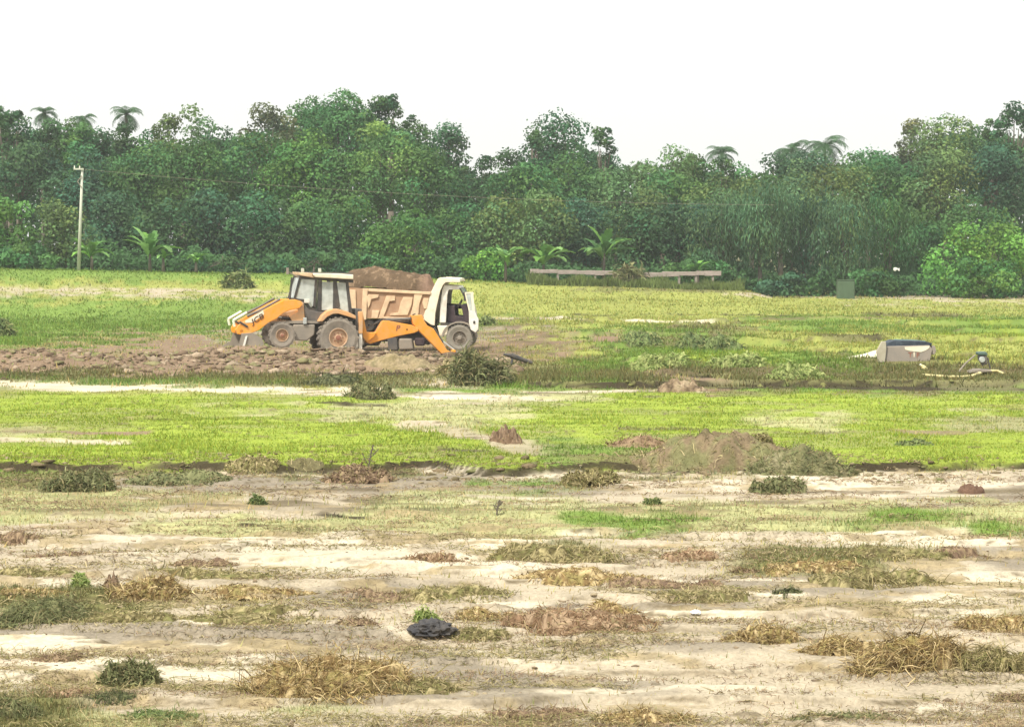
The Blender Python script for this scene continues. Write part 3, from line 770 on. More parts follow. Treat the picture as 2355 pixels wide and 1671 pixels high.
# weeds and bushes in the field
BU = [
 ('leafy_weed', 285, 1532, 135, 48, 'greyg', 'leafy grey green weed on bright sand in the left foreground', 'weed', 1.0),
 ('leafy_weed', 178, 1312, 40, 30, 'bright', 'small yellow green sprout left of the rounded golden straw heap', 'weed', 1.1),
 ('leafy_weed', 955, 1392, 60, 34, 'bright', 'pale yellow green sprout behind the black plastic bag', 'weed', 1.1),
 ('low_bush', 165, 1096, 165, 44, 'greyg', 'low rounded grey green bush at left on the edge of the green field', 'bush', .7),
 ('low_bush', 1075, 862, 130, 78, 'greyg', 'grey green bush standing in front of the digging bucket', 'bush', .7),
 ('low_bush', 1740, 1103, 120, 34, 'greyg', 'grey green bush on the pale sand below the big earth heap', 'bush', .7),
 ('low_bush', 1320, 1086, 130, 34, 'olive', 'olive bushy tuft on the field edge left of the big earth heap', 'bush', .8),
 ('low_bush', 825, 892, 110, 34, 'greyg', 'ragged green weed growing across the pale path', 'weed', 1.0),
 ('leafy_weed', 575, 1128, 40, 22, 'green', 'single small green weed on the tan strip left of centre', 'weed', 1.1),
 ('leafy_weed', 1460, 1128, 40, 18, 'green', 'tiny green weed on the tan strip below the small brown heap', 'weed', 1.1),
 ('low_bush', 1480, 822, 130, 34, 'bright', 'lumpy light green tussock right of the ditch, left of the three', 'tussock', .5),
 ('low_bush', 1650, 820, 120, 32, 'bright', 'lumpy light green tussock in the far field, middle one of the three', 'tussock', .5),
 ('low_bush', 1790, 848, 140, 36, 'bright', 'lumpy light green tussock nearest the ditch, right one of the three', 'tussock', .5),
 ('low_bush', 1430, 775, 100, 26, 'green', 'green bump of weeds in the far field behind the tussocks', 'bush', .5),
 ('low_bush', 1590, 782, 160, 36, 'green', 'long green bump of weeds in the far field behind the middle tussock', 'bush', .5),
 ('low_bush', 530, 645, 60, 34, 'green', 'round green bush on the grassy bank left of the loader cab', 'bush', .6),
 ('low_bush', 1085, 728, 50, 24, 'green', 'small dark green bush just right of the truck front', 'bush', .6),
 ('low_bush', 1410, 642, 60, 46, 'greyg', 'green bush covering the gap in the pale low wall', 'bush', .6),
 ('low_bush', 2050, 995, 90, 14, 'green', 'low green tuft in the lime field at right', 'tuft', .8),
 ('low_bush', 5, 752, 50, 40, 'green', 'green bush cut by the left edge beside the dug ridge', 'bush', .7),
 ('low_bush', 1010, 838, 60, 36, 'olive', 'dry olive tuft where the digging bucket meets the ground', 'tuft', .8),
 ('low_bush', 560, 1058, 120, 20, 'olive', 'ragged olive turf fringe at the front edge of the field, left of centre', 'turf', .9),
 ('low_bush', 800, 1078, 160, 34, 'brown', 'dark brown turf lump with dead stems on the field edge, left of centre', 'turf', .8),
 ('low_bush', 390, 1082, 240, 22, 'greyg', 'low grey green weedy strip right of the low rounded bush at left', 'weeds', .7),
 ('low_bush', 745, 860, 150, 22, 'dark', 'long dark hollowed turf lump just behind the pale path', 'turf', .5),
 ('low_bush', 1700, 1000, 60, 30, 'olive', 'olive weed tuft on the back of the big earth heap', 'weed', .8),
]
for nm, cx, by, w, h, pal, lb, ct, up in BU:
    clump(nm, cx, by, w, h, pal, lb, ct, up=up * .8, ln=h * (by * K - 575) ** -1 * 3.7 * K * .30, n=int(np.clip(w * h / 1.6, 900, 5000)), mound=.9, asp=.7, curl=.7,
          wd=max(.014, 19240 / (by * K - 575) / 2261 * 1.6))

# a thin dry stalk and twigs in the lime field
def stalk(cx, by, h, label):
    x0, y0, z0 = G2(cx, by)
    s = 2289.0 / 36 * cam_d.lens / y0
    hm = h / s
    mb = MB()
    mb.tube([(0, 0, 0), (hm * .08, 0, hm * .5), (hm * .2, 0, hm)], .012, 6)
    mb.tube([(hm * .08, 0, hm * .5), (hm * .4, 0, hm * .85)], .008, 5)
    mb.tube([(0, 0, hm * .3), (-hm * .2, 0, hm * .7)], .008, 5)
    for k in range(10):
        t = .3 + .07 * k
        mb.box(-.03, .03, -.01, .01, -.004, .004, Matrix.Translation((hm * .18 * t + random.uniform(-.03, .05), 0, hm * t)) @ Matrix.Rotation(random.uniform(-1, 1), 4, 'Y'))
    o = mb.build('dry_stalk', M['bark'], loc=(x0, y0, z0)); tag(o, label, 'plant')
stalk(822, 1055, 62, 'thin dry stalk standing alone in the lime grass left of centre')
stalk(1110, 1155, 34, 'short dead stem standing in the pale grass near the centre')

# ------------------------------------------------------------------ earth heaps and lumps
def heap(name, cx, by, w, h, cols, label, asp=.6, ns=0, npal='olive', pw=.8, rough=.35, cat='earth heap'):
    x0, y0, z0 = G2(cx, by)
    s = 2289.0 / 36 * cam_d.lens / y0
    wm, hm = w / s, h / s
    rx, ry = wm / 2, wm * asp / 2
    y0 += ry * .8; z0 = gz(x0, y0)
    seed = int(rng.integers(1, 9999))
    nu, nv = 120, 60
    U, V_ = np.meshgrid(np.linspace(-1.05, 1.05, nu), np.linspace(-1.05, 1.05, nv))
    mx = U.reshape(-1) * rx; my = V_.reshape(-1) * ry
    def hf(x, y):
        e = np.clip(1 - (x / rx) ** 2 - (y / ry) ** 2, 0, 1)
        return hm * e ** pw * (1 - rough * .5 + rough * (fbm(x / (wm * .13) + seed, y / (wm * .13), seed, 5) - .5) * 3.2)
    hh = hf(mx, my)
    mz = hh + H(mx + x0, my + y0) - z0 - .015 - .04 * (hh <= 0)
    ca_ = np.array(cols)
    nn = np.clip((fbm(mx / (wm * .12) + 3, my / (wm * .12), seed + 5, 5) - .25) * 2, 0, .999) * (len(ca_) - 1)
    i = nn.astype(int); f = (nn - i)[:, None]
    mc = ca_[i] * (1 - f) + ca_[np.minimum(i + 1, len(ca_) - 1)] * f
    fi_ = np.arange(nu * nv).reshape(nv, nu)
    mf = np.stack([fi_[:-1, :-1], fi_[:-1, 1:], fi_[1:, 1:], fi_[1:, :-1]], -1).reshape(-1, 4)
    mv = np.stack([mx, my, mz], 1)
    if ns:
        sv_, sc = strands(ns, 0, 0, rx, ry, hm, hf, npal, .13, .014, .5)
        sv_[:, 2] += (H(sv_[:, 0] + x0, sv_[:, 1] + y0) - z0)
        sf = np.arange(len(sv_)).reshape(-1, 4) + len(mv)
        mv = np.concatenate([mv, sv_]); mc = np.concatenate([mc, sc]); mf = np.concatenate([mf, sf])
    o = link(name, np_mesh(name, mv, 4, mc, mf, smooth=False), M['soil'], loc=(x0, y0, z0))
    tag(o, label, cat)
    return o
BR = [(.14, .09, .055), (.25, .17, .11), (.34, .25, .17)]
heap('earth_heap', 1625, 1050, 430, 64, [(.14, .14, .06), (.17, .13, .075), (.24, .18, .11), (.20, .19, .09), (.16, .16, .07)], 'big brown earth heap with grassy foot on the front edge of the lime field', .6, 1800, 'olive', .85, .45)
heap('earth_heap', 1430, 1000, 150, 28, [(.22, .15, .09), (.32, .22, .14), (.25, .22, .10)], 'low reddish brown heap left of the big earth heap', .6, 500, 'reddish', 1.0, .3)
heap('earth_heap', 1800, 1062, 260, 44, [(.13, .13, .065), (.20, .19, .09), (.28, .25, .15)], 'grey green weedy shoulder on the right side of the big earth heap', .5, 2600, 'greyg', 1.0, .3)
heap('dirt_clod', 1130, 992, 76, 36, BR, 'single rough brown clod on the lime grass near the centre', .8, 60, 'brown', .5, .6, 'clod')
heap('dirt_clod', 2174, 1104, 62, 26, [(.13, .08, .055), (.19, .115, .08)], 'smooth reddish brown clod on the pale sand near the right edge', .7, 0, 'brown', .5, .3, 'clod')
heap('turf_lump', 1525, 876, 110, 30, [(.10, .07, .045), (.30, .22, .14), (.42, .33, .22)], 'brown turf lump with pale crumbling foot on the ditch edge', .6, 60, 'olive', .5, .6, 'turf')
heap('turf_lump', 900, 828, 180, 24, [(.2, .17, .09), (.32, .25, .15), (.25, .2, .1)], 'low brown turf hump in front of the orange boom', .5, 60, 'olive', .6, .5, 'turf')
heap('turf_lump', 680, 1050, 90, 14, [(.14, .12, .06), (.2, .18, .09)], 'flat dark turf scrap on the field edge left of centre', .5, 40, 'olive', .6, .5, 'turf')
heap('dirt_clod', 247, 1314, 38, 32, BR, 'dark brown clod at the left side of the rounded golden straw heap', .8, 30, 'brown', .5, .6, 'clod')

# ------------------------------------------------------------------ trees
LC = {'dark': (.062, .140, .055), 'mid': (.085, .195, .062), 'fresh': (.110, .245, .062), 'bright': (.165, .34, .065),
      'olive': (.130, .210, .072), 'blue': (.060, .140, .070), 'brown': (.140, .175, .090), 'grey': (.098, .185, .082), 'pale': (.21, .38, .12)}

def leaf_quads(c, nrm, a, b, spread=.7, hang=0):
    n = len(c)
    nrm = nrm + rng.normal(0, spread, (n, 3))
    nrm /= np.linalg.norm(nrm, axis=1, keepdims=True) + 1e-9
    r = rng.normal(0, 1, (n, 3))
    if hang: r = r * (1 - hang) + np.array([0, 0, -1.0]) * hang * 2
    t = r - (r * nrm).sum(1, keepdims=True) * nrm
    t /= np.linalg.norm(t, axis=1, keepdims=True) + 1e-9
    s = np.cross(nrm, t)
    t = t * a[:, None]; s = s * b[:, None]
    return np.stack([c - t, c + s * 1.0, c + t, c - s], 1).reshape(-1, 3)

def tree(cx, top, bot, hw, Y, ck, style, label, name='leafy_tree', cat='tree', group='trees of the wood behind the field', dens=1.0):
    X, _ = P(cx * K, 600, Y)
    zt = P(cx * K, top * K, Y)[1]; zb = P(cx * K, bot * K, Y)[1]
    g = gz(X, Y) - .05
    root = empty(name, (X, Y, g), 0)
    tag(root, label, cat, group)
    rx = hw * K * Y / F; rz = (zt - zb) / 2; ry = max(rx * .85, 1.0)
    zc = (zt + zb) / 2 - g
    nl = int(np.clip(7 + rx * rz * 1.5, 9, 34))
    d = rng.normal(0, 1, (nl, 3)); d[:, 1] = -np.abs(d[:, 1]) * .9 + .25 * rng.random(nl)
    d /= np.linalg.norm(d, axis=1, keepdims=True)
    lr = rng.uniform(.24, .42, nl) * min(rx, rz * 1.1) + .25
    lc = d * np.array([rx, ry, rz]) * rng.uniform(.45, .8, (nl, 1)) + np.array([0, 0, zc])
    if style == 'airy': lr *= .68
    # keep within
    ncount = int(4300 * dens * max(rx * rz / 8.0, .12)) + 250
    if style == 'airy': ncount = int(ncount * .55)
    w = lr ** 2; li = rng.choice(nl, ncount, p=w / w.sum())
    dd = rng.normal(0, 1, (ncount, 3)); dd[:, 2] += .25; dd /= np.linalg.norm(dd, axis=1, keepdims=True)
    rr = rng.uniform(.72, 1.04, ncount) + (rng.random(ncount) < .06) * rng.uniform(0, .3, ncount)
    ns_ = .75 + .5 * vnoise(dd[:, 0] * 3 + li * 5.1, dd[:, 2] * 3 + dd[:, 1] * 2, 9)
    c = lc[li] + dd * (lr[li] * rr * ns_)[:, None] * np.array([1.08, 1.0, .88])
    if style == 'spiky':
        c[:, 2] += np.abs(rng.normal(0, .25, ncount))
    if style == 'willow':
        c[:, 2] -= rng.gamma(1.3, .5, ncount)
    kk = c[:, 2] > .15
    c = c[kk]; li = li[kk]; dd = dd[kk]; m = len(c)
    c[:, 2] += (zt - g) - np.percentile(c[:, 2], 99.6)
    a = rng.uniform(.08, .17, m); b = a * rng.uniform(.45, .8, m)
    hang = 0
    if style == 'willow': a = a * 1.5; b = b * .42; hang = .75
    v = leaf_quads(c, dd + np.array([0, 0, .35]), a, b, .65, hang)
    base = np.array(LC[ck])
    lobev = rng.uniform(.62, 1.4, nl)[li]
    huev = rng.uniform(-.22, .22, nl)[li]
    cc = base * (lobev * rng.uniform(.78, 1.25, m))[:, None]
    cc[:, 0] *= 1 + huev; cc[:, 2] *= 1 - huev
    me_ = np_mesh('crown', v, 4, np.repeat(cc, 4, 0))
    link('crown', me_, M['leaf'], root)
    # trunk and limbs
    mb = MB(); hgt = zt - g
    tr = .05 + .018 * hgt
    lean = random.uniform(-.3, .3)
    top_p = Vector((lean, 0, max(zc * .95, 1.2)))
    mid = Vector((lean * .3, random.uniform(-.1, .1), top_p.z * .5))
    mb.bar((0, 0, -.2), mid, tr, tr * .75, 8); mb.bar(mid, top_p, tr * .75, tr * .4, 8)
    for k in np.argsort(-lc[:, 2])[:7 if style != 'airy' else 12]:
        p = Vector(lc[k]); st = mid.lerp(top_p, random.uniform(.1, .95))
        q = st.lerp(p, .5) + Vector((0, 0, -.25))
        mb.bar(st, q, tr * .38, tr * .26, 6); mb.bar(q, p, tr * .26, tr * .10, 6)
    mb.build('trunk', M['bark'], root, smooth=True)
    return root

def palm(cx, top, hw, Y, label, nf=19, col='dark'):
    X, _ = P(cx * K, 600, Y); zt = P(cx * K, top * K, Y)[1]; g = gz(X, Y)
    root = empty('palm_tree', (X, Y, g)); tag(root, label, 'palm tree', 'palms rising above the wood')
    L = hw * K * Y / F * 1.25
    zc = zt - g - L * .45
    V = []; Cn = []
    for i in range(nf):
        az = i * 2.399 + random.uniform(-.2, .2); el = random.uniform(-.35, 1.35)
        p = np.array([0, 0, zc]); npt = 9
        pts = [p.copy()]
        for k in range(npt):
            d = np.array([math.cos(az) * math.cos(el), math.sin(az) * math.cos(el), math.sin(el)])
            p = p + d * L / npt; pts.append(p.copy()); el -= .22
        for k in range(npt):
            a, b = pts[k], pts[k + 1]
            d = b - a; side = np.cross(d, [0, 0, 1]); side /= np.linalg.norm(side) + 1e-6
            wl = random.uniform(.3, .75) * L * .5 * math.sin(math.pi * (k + 1.2) / (npt + 2)) + .05
            for sgn in (-1, 1):
                for j in range(3):
                    o_ = a + d * j / 3; e = o_ + side * sgn * wl + d * 1.1 + np.array([0, 0, -wl * .45])
                    V += [o_, o_ + d * .22, e + d * .12, e]
                    Cn += [np.array(LC[col]) * random.uniform(.7, 1.3)] * 4
    link('crown', np_mesh('crown', np.array(V), 4, np.array(Cn)), M['leaf'], root)
    mb = MB(); mb.bar((0, 0, -.2), (.1, 0, zc * .5), .15, .12, 8); mb.bar((.1, 0, zc * .5), (0, 0, zc + .05), .12, .12, 8)
    mb.build('trunk', M['bark'], root, smooth=True)

def banana(cx, base, h, hw, Y, label, nf=9, col='pale', dead=0):
    X, _ = P(cx * K, 600, Y); g = gz(X, Y)
    z0 = max(P(cx * K, base * K, Y)[1] - g, 0)
    root = empty('banana_plant', (X, Y, g)); tag(root, label, 'banana plant', 'banana plants at the foot of the wood')
    hm = h * 1.25 * K * Y / F + z0; L = hw * K * Y / F * 1.55; nf += 4
    V = []; Cn = []
    zc = hm * .45
    for i in range(nf):
        az = i * 2.399 + random.uniform(-.3, .3); el = random.uniform(.75, 1.4)
        ll = L * random.uniform(.8, 1.15)
        p = np.array([random.uniform(-.15, .15), random.uniform(-.1, .1), zc * random.uniform(.75, 1.05)])
        npt = 8; pts = [p.copy()]
        fall = random.uniform(.10, .26)
        for k in range(npt):
            d = np.array([math.cos(az) * math.cos(el), math.sin(az) * math.cos(el), math.sin(el)])
            p = p + d * ll / npt; pts.append(p.copy()); el -= fall
        cb_ = np.array(LC[random.choice([col, 'fresh', 'bright', 'mid'])]) * random.uniform(.7, 1.3)
        for k in range(npt):
            a, b = pts[k], pts[k + 1]; d = b - a
            side = np.cross(d, [0, 0, 1]); side /= np.linalg.norm(side) + 1e-6
            def wf(t): return (.02 if t < .12 else .14 * L * (.75 + .5 * ((k * 7 + i * 3) % 5) / 4) * math.sin(math.pi * min((t - .08) / .95, 1)) ** .6 + .01)
            w0, w1 = wf(k / npt), wf((k + 1) / npt)
            for sgn in (-1, 1):
                V += [a, b, b + side * sgn * w1 + np.array([0, 0, w1 * .35]), a + side * sgn * w0 + np.array([0, 0, w0 * .35])]
                Cn += [cb_ * random.uniform(.85, 1.15)] * 4
    link('leaves', np_mesh('leaves', np.array(V), 4, np.array(Cn)), M['leaf'], root)
    mb = MB(); mb.bar((0, 0, -.1), (0, 0, zc), .13, .08, 8)
    mb.build('stem', M['concrete'] if dead else M['bark'], root, smooth=True)

TR = [
 # back row: cx, top, bottom, halfwidth, Y, colour, style, label
 (25, 250, 470, 75, 184, 'dark', 'dense', 'dark tree at the left edge on the skyline, left of the first palm'),
 (150, 268, 470, 60, 186, 'mid', 'dense', 'round green tree on the skyline between the two leftmost palms'),
 (235, 290, 480, 62, 184, 'dark', 'dense', 'low dark tree on the skyline left of the single tall palm'),
 (340, 292, 480, 55, 186, 'mid', 'dense', 'small tree on the skyline right of the single tall palm'),
 (410, 238, 470, 72, 182, 'olive', 'airy', 'layered open tree with sky showing through, on the left skyline'),
 (490, 286, 480, 60, 186, 'dark', 'dense', 'low rounded tree on the skyline right of the layered open tree'),
 (605, 232, 470, 70, 184, 'brown', 'airy', 'brownish half bare tree with an arched top on the skyline'),
 (700, 222, 470, 70, 187, 'mid', 'dense', 'tall green tree between the brownish tree and the tallest tree'),
 (775, 206, 470, 88, 183, 'mid', 'dense', 'tallest tree of the wood, above the loader cab and load of soil'),
 (862, 216, 460, 62, 185, 'dark', 'airy', 'tree with two thin knobs of foliage right of the tallest tree'),
 (930, 275, 470, 72, 184, 'mid', 'dense', 'sloping green tree on the right shoulder of the highest hump'),
 (1000, 278, 480, 55, 188, 'dark', 'spiky', 'spiky dark tree with thin side branches before the skyline gap'),
 (1060, 345, 480, 50, 186, 'dark', 'airy', 'thin tree in the skyline gap with sky showing behind its twigs'),
 (1125, 335, 490, 66, 188, 'dark', 'airy', 'flat topped dark tree between the spiky tree and the broad dome'),
 (1270, 256, 480, 98, 184, 'dark', 'dense', 'broad dome shaped tree standing alone above the middle of the wood'),
 (1375, 344, 490, 55, 188, 'dark', 'airy', 'small bushy top just right of the broad dome shaped tree'),
 (1480, 328, 490, 76, 184, 'olive', 'dense', 'olive rounded tree on the skyline right of centre'),
 (1560, 348, 490, 55, 187, 'mid', 'dense', 'low tree on the skyline left of the small palm'),
 (1680, 366, 500, 66, 184, 'mid', 'dense', 'lowest tree on the skyline, between the two palm groups at right'),
 (1745, 345, 500, 60, 188, 'dark', 'dense', 'low dark tree under the ragged palms on the right skyline'),
 (1815, 340, 500, 80, 183, 'grey', 'dense', 'grey green tree with palms poking out of its top'),
 (1940, 338, 500, 90, 186, 'mid', 'dense', 'wide smooth tree sloping up to the right skyline hump'),
 (2040, 268, 480, 52, 188, 'brown', 'airy', 'thin brownish tree with a bare trunk at the left of the right hump'),
 (2110, 262, 490, 88, 184, 'olive', 'dense', 'broad olive tree forming the right skyline hump'),
 (2205, 285, 490, 62, 186, 'mid', 'dense', 'tree in the dip between the right hump and the tree at the right edge'),
 (2268, 228, 470, 52, 182, 'dark', 'airy', 'tall dark open tree at the right edge of the picture'),
 (12, 238, 430, 18, 180, 'dark', 'airy', 'thin twiggy knob of foliage at the far left end of the skyline'),
 (45, 248, 430, 16, 180, 'dark', 'airy', 'second thin twiggy knob on the left skyline before the first palm'),
 (872, 212, 420, 18, 180, 'dark', 'airy', 'small round knob of foliage on a bare stem right of the tallest tree'),
 (915, 258, 430, 18, 180, 'dark', 'airy', 'small pointed knob on the slope right of the tallest tree'),
 (1190, 292, 440, 26, 180, 'dark', 'airy', 'jagged side branch sticking out left of the broad dome shaped tree'),
 (1350, 285, 440, 26, 180, 'dark', 'airy', 'jagged side branch sticking out right of the broad dome shaped tree'),
 (2215, 268, 440, 22, 180, 'dark', 'airy', 'small dark knob beside the tall dark tree at the right edge'),
 (285, 276, 460, 34, 181, 'dark', 'dense', 'narrow dark tree top directly under the single tall palm'),
 (188, 276, 460, 34, 181, 'mid', 'dense', 'narrow green tree top under the small ragged palm second from the left'),
 (100, 266, 460, 36, 181, 'dark', 'dense', 'narrow dark tree top directly under the leftmost palm'),
 (1612, 352, 480, 36, 181, 'dark', 'airy', 'narrow ragged tree top under the small single palm on the right'),
 # middle row
 (45, 320, 530, 90, 175, 'blue', 'dense', 'bluish dark tree in the second row at the left edge'),
 (180, 338, 540, 92, 172, 'blue', 'dense', 'bluish dark tree in the second row behind the concrete pole'),
 (310, 325, 540, 96, 174, 'mid', 'dense', 'mid green tree in the second row right of the concrete pole'),
 (440, 312, 545, 96, 171, 'mid', 'dense', 'green tree below the layered open tree'),
 (560, 300, 545, 98, 174, 'mid', 'dense', 'wide green tree below the brownish half bare tree'),
 (680, 298, 550, 96, 171, 'fresh', 'dense', 'fresh green tree below left of the tallest tree'),
 (845, 275, 520, 86, 173, 'pale', 'airy', 'pale yellow green tree with big bright leaf clumps, highest of the pale ones'),
 (775, 335, 550, 84, 170, 'mid', 'dense', 'green tree directly above the roof of the loader cab'),
 (955, 330, 560, 88, 172, 'mid', 'dense', 'mid green tree behind and above the truck cab'),
 (1050, 385, 560, 84, 173, 'dark', 'dense', 'dark green tree below the skyline gap'),
 (1160, 365, 560, 92, 171, 'mid', 'dense', 'green tree at the left foot of the broad dome shaped tree'),
 (1280, 345, 560, 92, 174, 'mid', 'dense', 'green tree filling in under the broad dome shaped tree'),
 (1400, 378, 560, 90, 171, 'olive', 'dense', 'olive green tree below the small bushy skyline top'),
 (1510, 385, 560, 90, 174, 'mid', 'dense', 'green tree below the olive rounded skyline tree'),
 (1620, 395, 570, 92, 171, 'olive', 'dense', 'olive green tree below the small single palm on the right'),
 (1745, 388, 580, 92, 173, 'grey', 'dense', 'grey green tree in the second row above the drooping trees'),
 (1870, 372, 580, 96, 171, 'olive', 'dense', 'olive tree in the second row right of the ragged palms'),
 (1985, 350, 570, 96, 173, 'mid', 'dense', 'smooth green tree in the second row left of the right hump'),
 (2100, 335, 560, 92, 171, 'olive', 'dense', 'tree with a tan sunlit branch below the right skyline hump'),
 (2225, 325, 560, 92, 172, 'blue', 'dense', 'bluish green tree in the second row at the right edge'),
 # front row
 (250, 430, 600, 84, 163, 'blue', 'dense', 'dark bluish tree of the front row just right of the concrete pole'),
 (360, 445, 605, 92, 161, 'dark', 'dense', 'dark tree behind the largest banana plant'),
 (480, 425, 610, 98, 163, 'blue', 'dense', 'darkest bluish tree of the front row left of the loader'),
 (600, 430, 610, 92, 161, 'dark', 'dense', 'dark front tree just left of the loader cab'),
 (700, 445, 612, 86, 163, 'mid', 'dense', 'front tree directly behind the loader cab'),
 (800, 440, 615, 88, 161, 'mid', 'dense', 'front tree with pale trunk bits above the load of soil'),
 (905, 470, 625, 92, 159, 'fresh', 'dense', 'fresh green rounded front tree above the truck cab'),
 (1015, 455, 630, 80, 162, 'mid', 'dense', 'front tree just right of the truck cab'),
 (1110, 440, 610, 88, 162, 'olive', 'dense', 'olive front tree behind the bright bush and banana plants'),
 (1215, 430, 615, 88, 163, 'olive', 'dense', 'olive front tree above the left end of the pale low wall'),
 (1310, 445, 615, 76, 164, 'blue', 'dense', 'dark bluish tree between the two large banana plants'),
 (1420, 460, 620, 86, 161, 'dark', 'dense', 'dark tree behind the gap in the pale low wall'),
 (1520, 455, 625, 86, 162, 'blue', 'dense', 'dark bluish tree above the right part of the pale low wall'),
 (1610, 430, 655, 78, 160, 'grey', 'willow', 'soft drooping tree leftmost of the drooping group, at the wall end'),
 (1700, 405, 660, 84, 158, 'grey', 'willow', 'soft drooping tree second of the drooping group, tallest of them'),
 (1800, 425, 665, 82, 160, 'blue', 'willow', 'dark drooping tree in the middle of the drooping group'),
 (1890, 430, 668, 80, 158, 'grey', 'willow', 'drooping tree above the little green box'),
 (1980, 440, 668, 78, 160, 'mid', 'willow', 'last drooping tree beside the bright green bush at right'),
 (2060, 470, 660, 60, 163, 'mid', 'dense', 'tree behind the left side of the bright green bush'),
 (2180, 440, 640, 90, 165, 'mid', 'dense', 'green tree rising behind the bright green bush'),
]
for t in TR:
    tree(*t[:8])
# bushes in front of the wood
tree(25, 436, 595, 62, 157, 'fresh', 'dense', 'round fresh green bush at the left edge of the picture below the wood', 'round_bush', 'bush', 'bushes along the front of the wood')
tree(150, 448, 600, 66, 158, 'olive', 'dense', 'olive bush with curling branches behind the concrete pole', 'round_bush', 'bush', 'bushes along the front of the wood')
tree(2140, 498, 660, 84, 155, 'bright', 'dense', 'bright yellow green bush, largest of the bushes at right', 'round_bush', 'bush', 'bushes along the front of the wood')
tree(2250, 500, 660, 62, 156, 'bright', 'dense', 'bright green bush cut by the right edge of the picture', 'round_bush', 'bush', 'bushes along the front of the wood')
tree(2200, 575, 668, 90, 153, 'fresh', 'dense', 'low green bush in front of the two bright bushes at right', 'round_bush', 'bush', 'bushes along the front of the wood')
tree(1085, 552, 628, 58, 156, 'bright', 'dense', 'bright green low bush right of the truck cab, left of the wall', 'round_bush', 'bush', 'bushes along the front of the wood')
tree(60, 545, 605, 95, 154.5, 'mid', 'dense', 'low weedy thicket left of the concrete pole', 'round_bush', 'bush', 'bushes along the front of the wood')
tree(700, 560, 615, 90, 156, 'dark', 'dense', 'dark low undergrowth behind the loader cab', 'round_bush', 'bush', 'bushes along the front of the wood')
tree(500, 575, 608, 130, 156, 'dark', 'dense', 'dark low undergrowth on top of the bank left of the loader', 'round_bush', 'bush', 'bushes along the front of the wood')
tree(860, 570, 625, 110, 156, 'mid', 'dense', 'low undergrowth behind the load of soil', 'round_bush', 'bush', 'bushes along the front of the wood')
tree(1560, 580, 640, 80, 156, 'mid', 'dense', 'low undergrowth by the right end of the pale low wall', 'round_bush', 'bush', 'bushes along the front of the wood')
tree(1760, 610, 668, 110, 153, 'blue', 'dense', 'dark undergrowth under the drooping trees', 'round_bush', 'bush', 'bushes along the front of the wood')
tree(1960, 600, 670, 100, 154, 'mid', 'dense', 'undergrowth left of the bright bushes with a white cloth in it', 'round_bush', 'bush', 'bushes along the front of the wood')
palm(103, 238, 30, 190, 'leftmost palm head above the left skyline')
palm(190, 252, 28, 190, 'small ragged palm head second from the left')
palm(285, 236, 36, 190, 'single tall palm standing clear of the left skyline')
palm(1612, 324, 36, 190, 'small single palm on the right skyline')
palm(1768, 312, 44, 190, 'left one of the pair of ragged palms on the right skyline')
palm(1842, 298, 50, 190, 'right and taller one of the pair of ragged palms')
banana(205, 592, 46, 40, 153.5, 'banana plant at the foot of the concrete pole')
banana(335, 592, 60, 46, 153.5, 'largest banana plant on the left bank', 11)
banana(438, 598, 34, 24, 153.5, 'small banana plant on the bank between the large one and the loader')
banana(365, 592, 44, 22, 153.2, 'narrow banana shoot right of the largest left banana plant', 6)
banana(1130, 608, 66, 34, 154, 'bunch of banana leaves with white tips in the bright bush', 8)
banana(1215, 600, 62, 52, 154.5, 'banana plant with wide arching leaves above the pale wall', 9)
banana(1350, 598, 98, 50, 155, 'tall banana plant with a pale upright leaf right of the arching one', 11)
banana(1560, 600, 40, 24, 154, 'small banana plant near the right end of the pale wall')

# dark wood floor behind, so that no open ground shows through
def wood_mass():
    n = 60000
    x = rng.uniform(-50, 50, n); y = rng.uniform(189, 197, n)
    px = CX + F * x / y
    tx = np.array([0, 60, 230, 310, 480, 560, 700, 800, 900, 1000, 1050, 1160, 1280, 1380, 1440, 1600, 1690, 1800, 1900, 2020, 2100, 2289]) * K
    ty = np.array([300, 300, 325, 330, 325, 310, 265, 250, 300, 350, 400, 385, 310, 380, 375, 385, 400, 370, 380, 350, 300, 310]) * K
    top = CAMH - (np.interp(px, tx, ty) - 575) * y / F
    z = rng.uniform(0, 1, n) ** .9 * (top - .5) + .5 + (fbm(x / 3, y / 3, 71, 3) - .5) * 1.5
    c = np.stack([x, y, z], 1)
    a = rng.uniform(.18, .34, n)
    v = leaf_quads(c, np.tile([0, -1., .4], (n, 1)), a, a * .6, .8)
    cc = np.array(LC['dark']) * rng.uniform(.7, 1.3, (n, 1))
    o = link('far_woodland', np_mesh('far_woodland', v, 4, np.repeat(cc, 4, 0)), M['leaf'])
    tag(o, 'dense mass of the wood behind the separate trees', 'woodland', kind='stuff')
wood_mass()
def undergrowth():
    n = 52000
    x = rng.uniform(-46, 46, n); y = rng.uniform(156.5, 166, n)
    hh = .5 + 2.6 * fbm(x / 2.2, y / 3, 72, 3) ** 1.5
    z = H(x, y) + hh * rng.random(n) ** .8
    a = rng.uniform(.10, .20, n)
    v = leaf_quads(np.stack([x, y, z], 1), np.tile([0, -.6, .8], (n, 1)), a, a * .6, .8)
    f = fbm(x / 1.3, z / .8, 73, 3)
    cc = (np.array(LC['dark']) * (1 - f[:, None]) + np.array(LC['mid']) * f[:, None]) * rng.uniform(.75, 1.2, (n, 1))
    o = link('undergrowth', np_mesh('undergrowth', v, 4, np.repeat(cc, 4, 0)), M['leaf'])
    tag(o, 'dense dark undergrowth between the trunks of the wood', 'undergrowth', kind='stuff')
undergrowth()
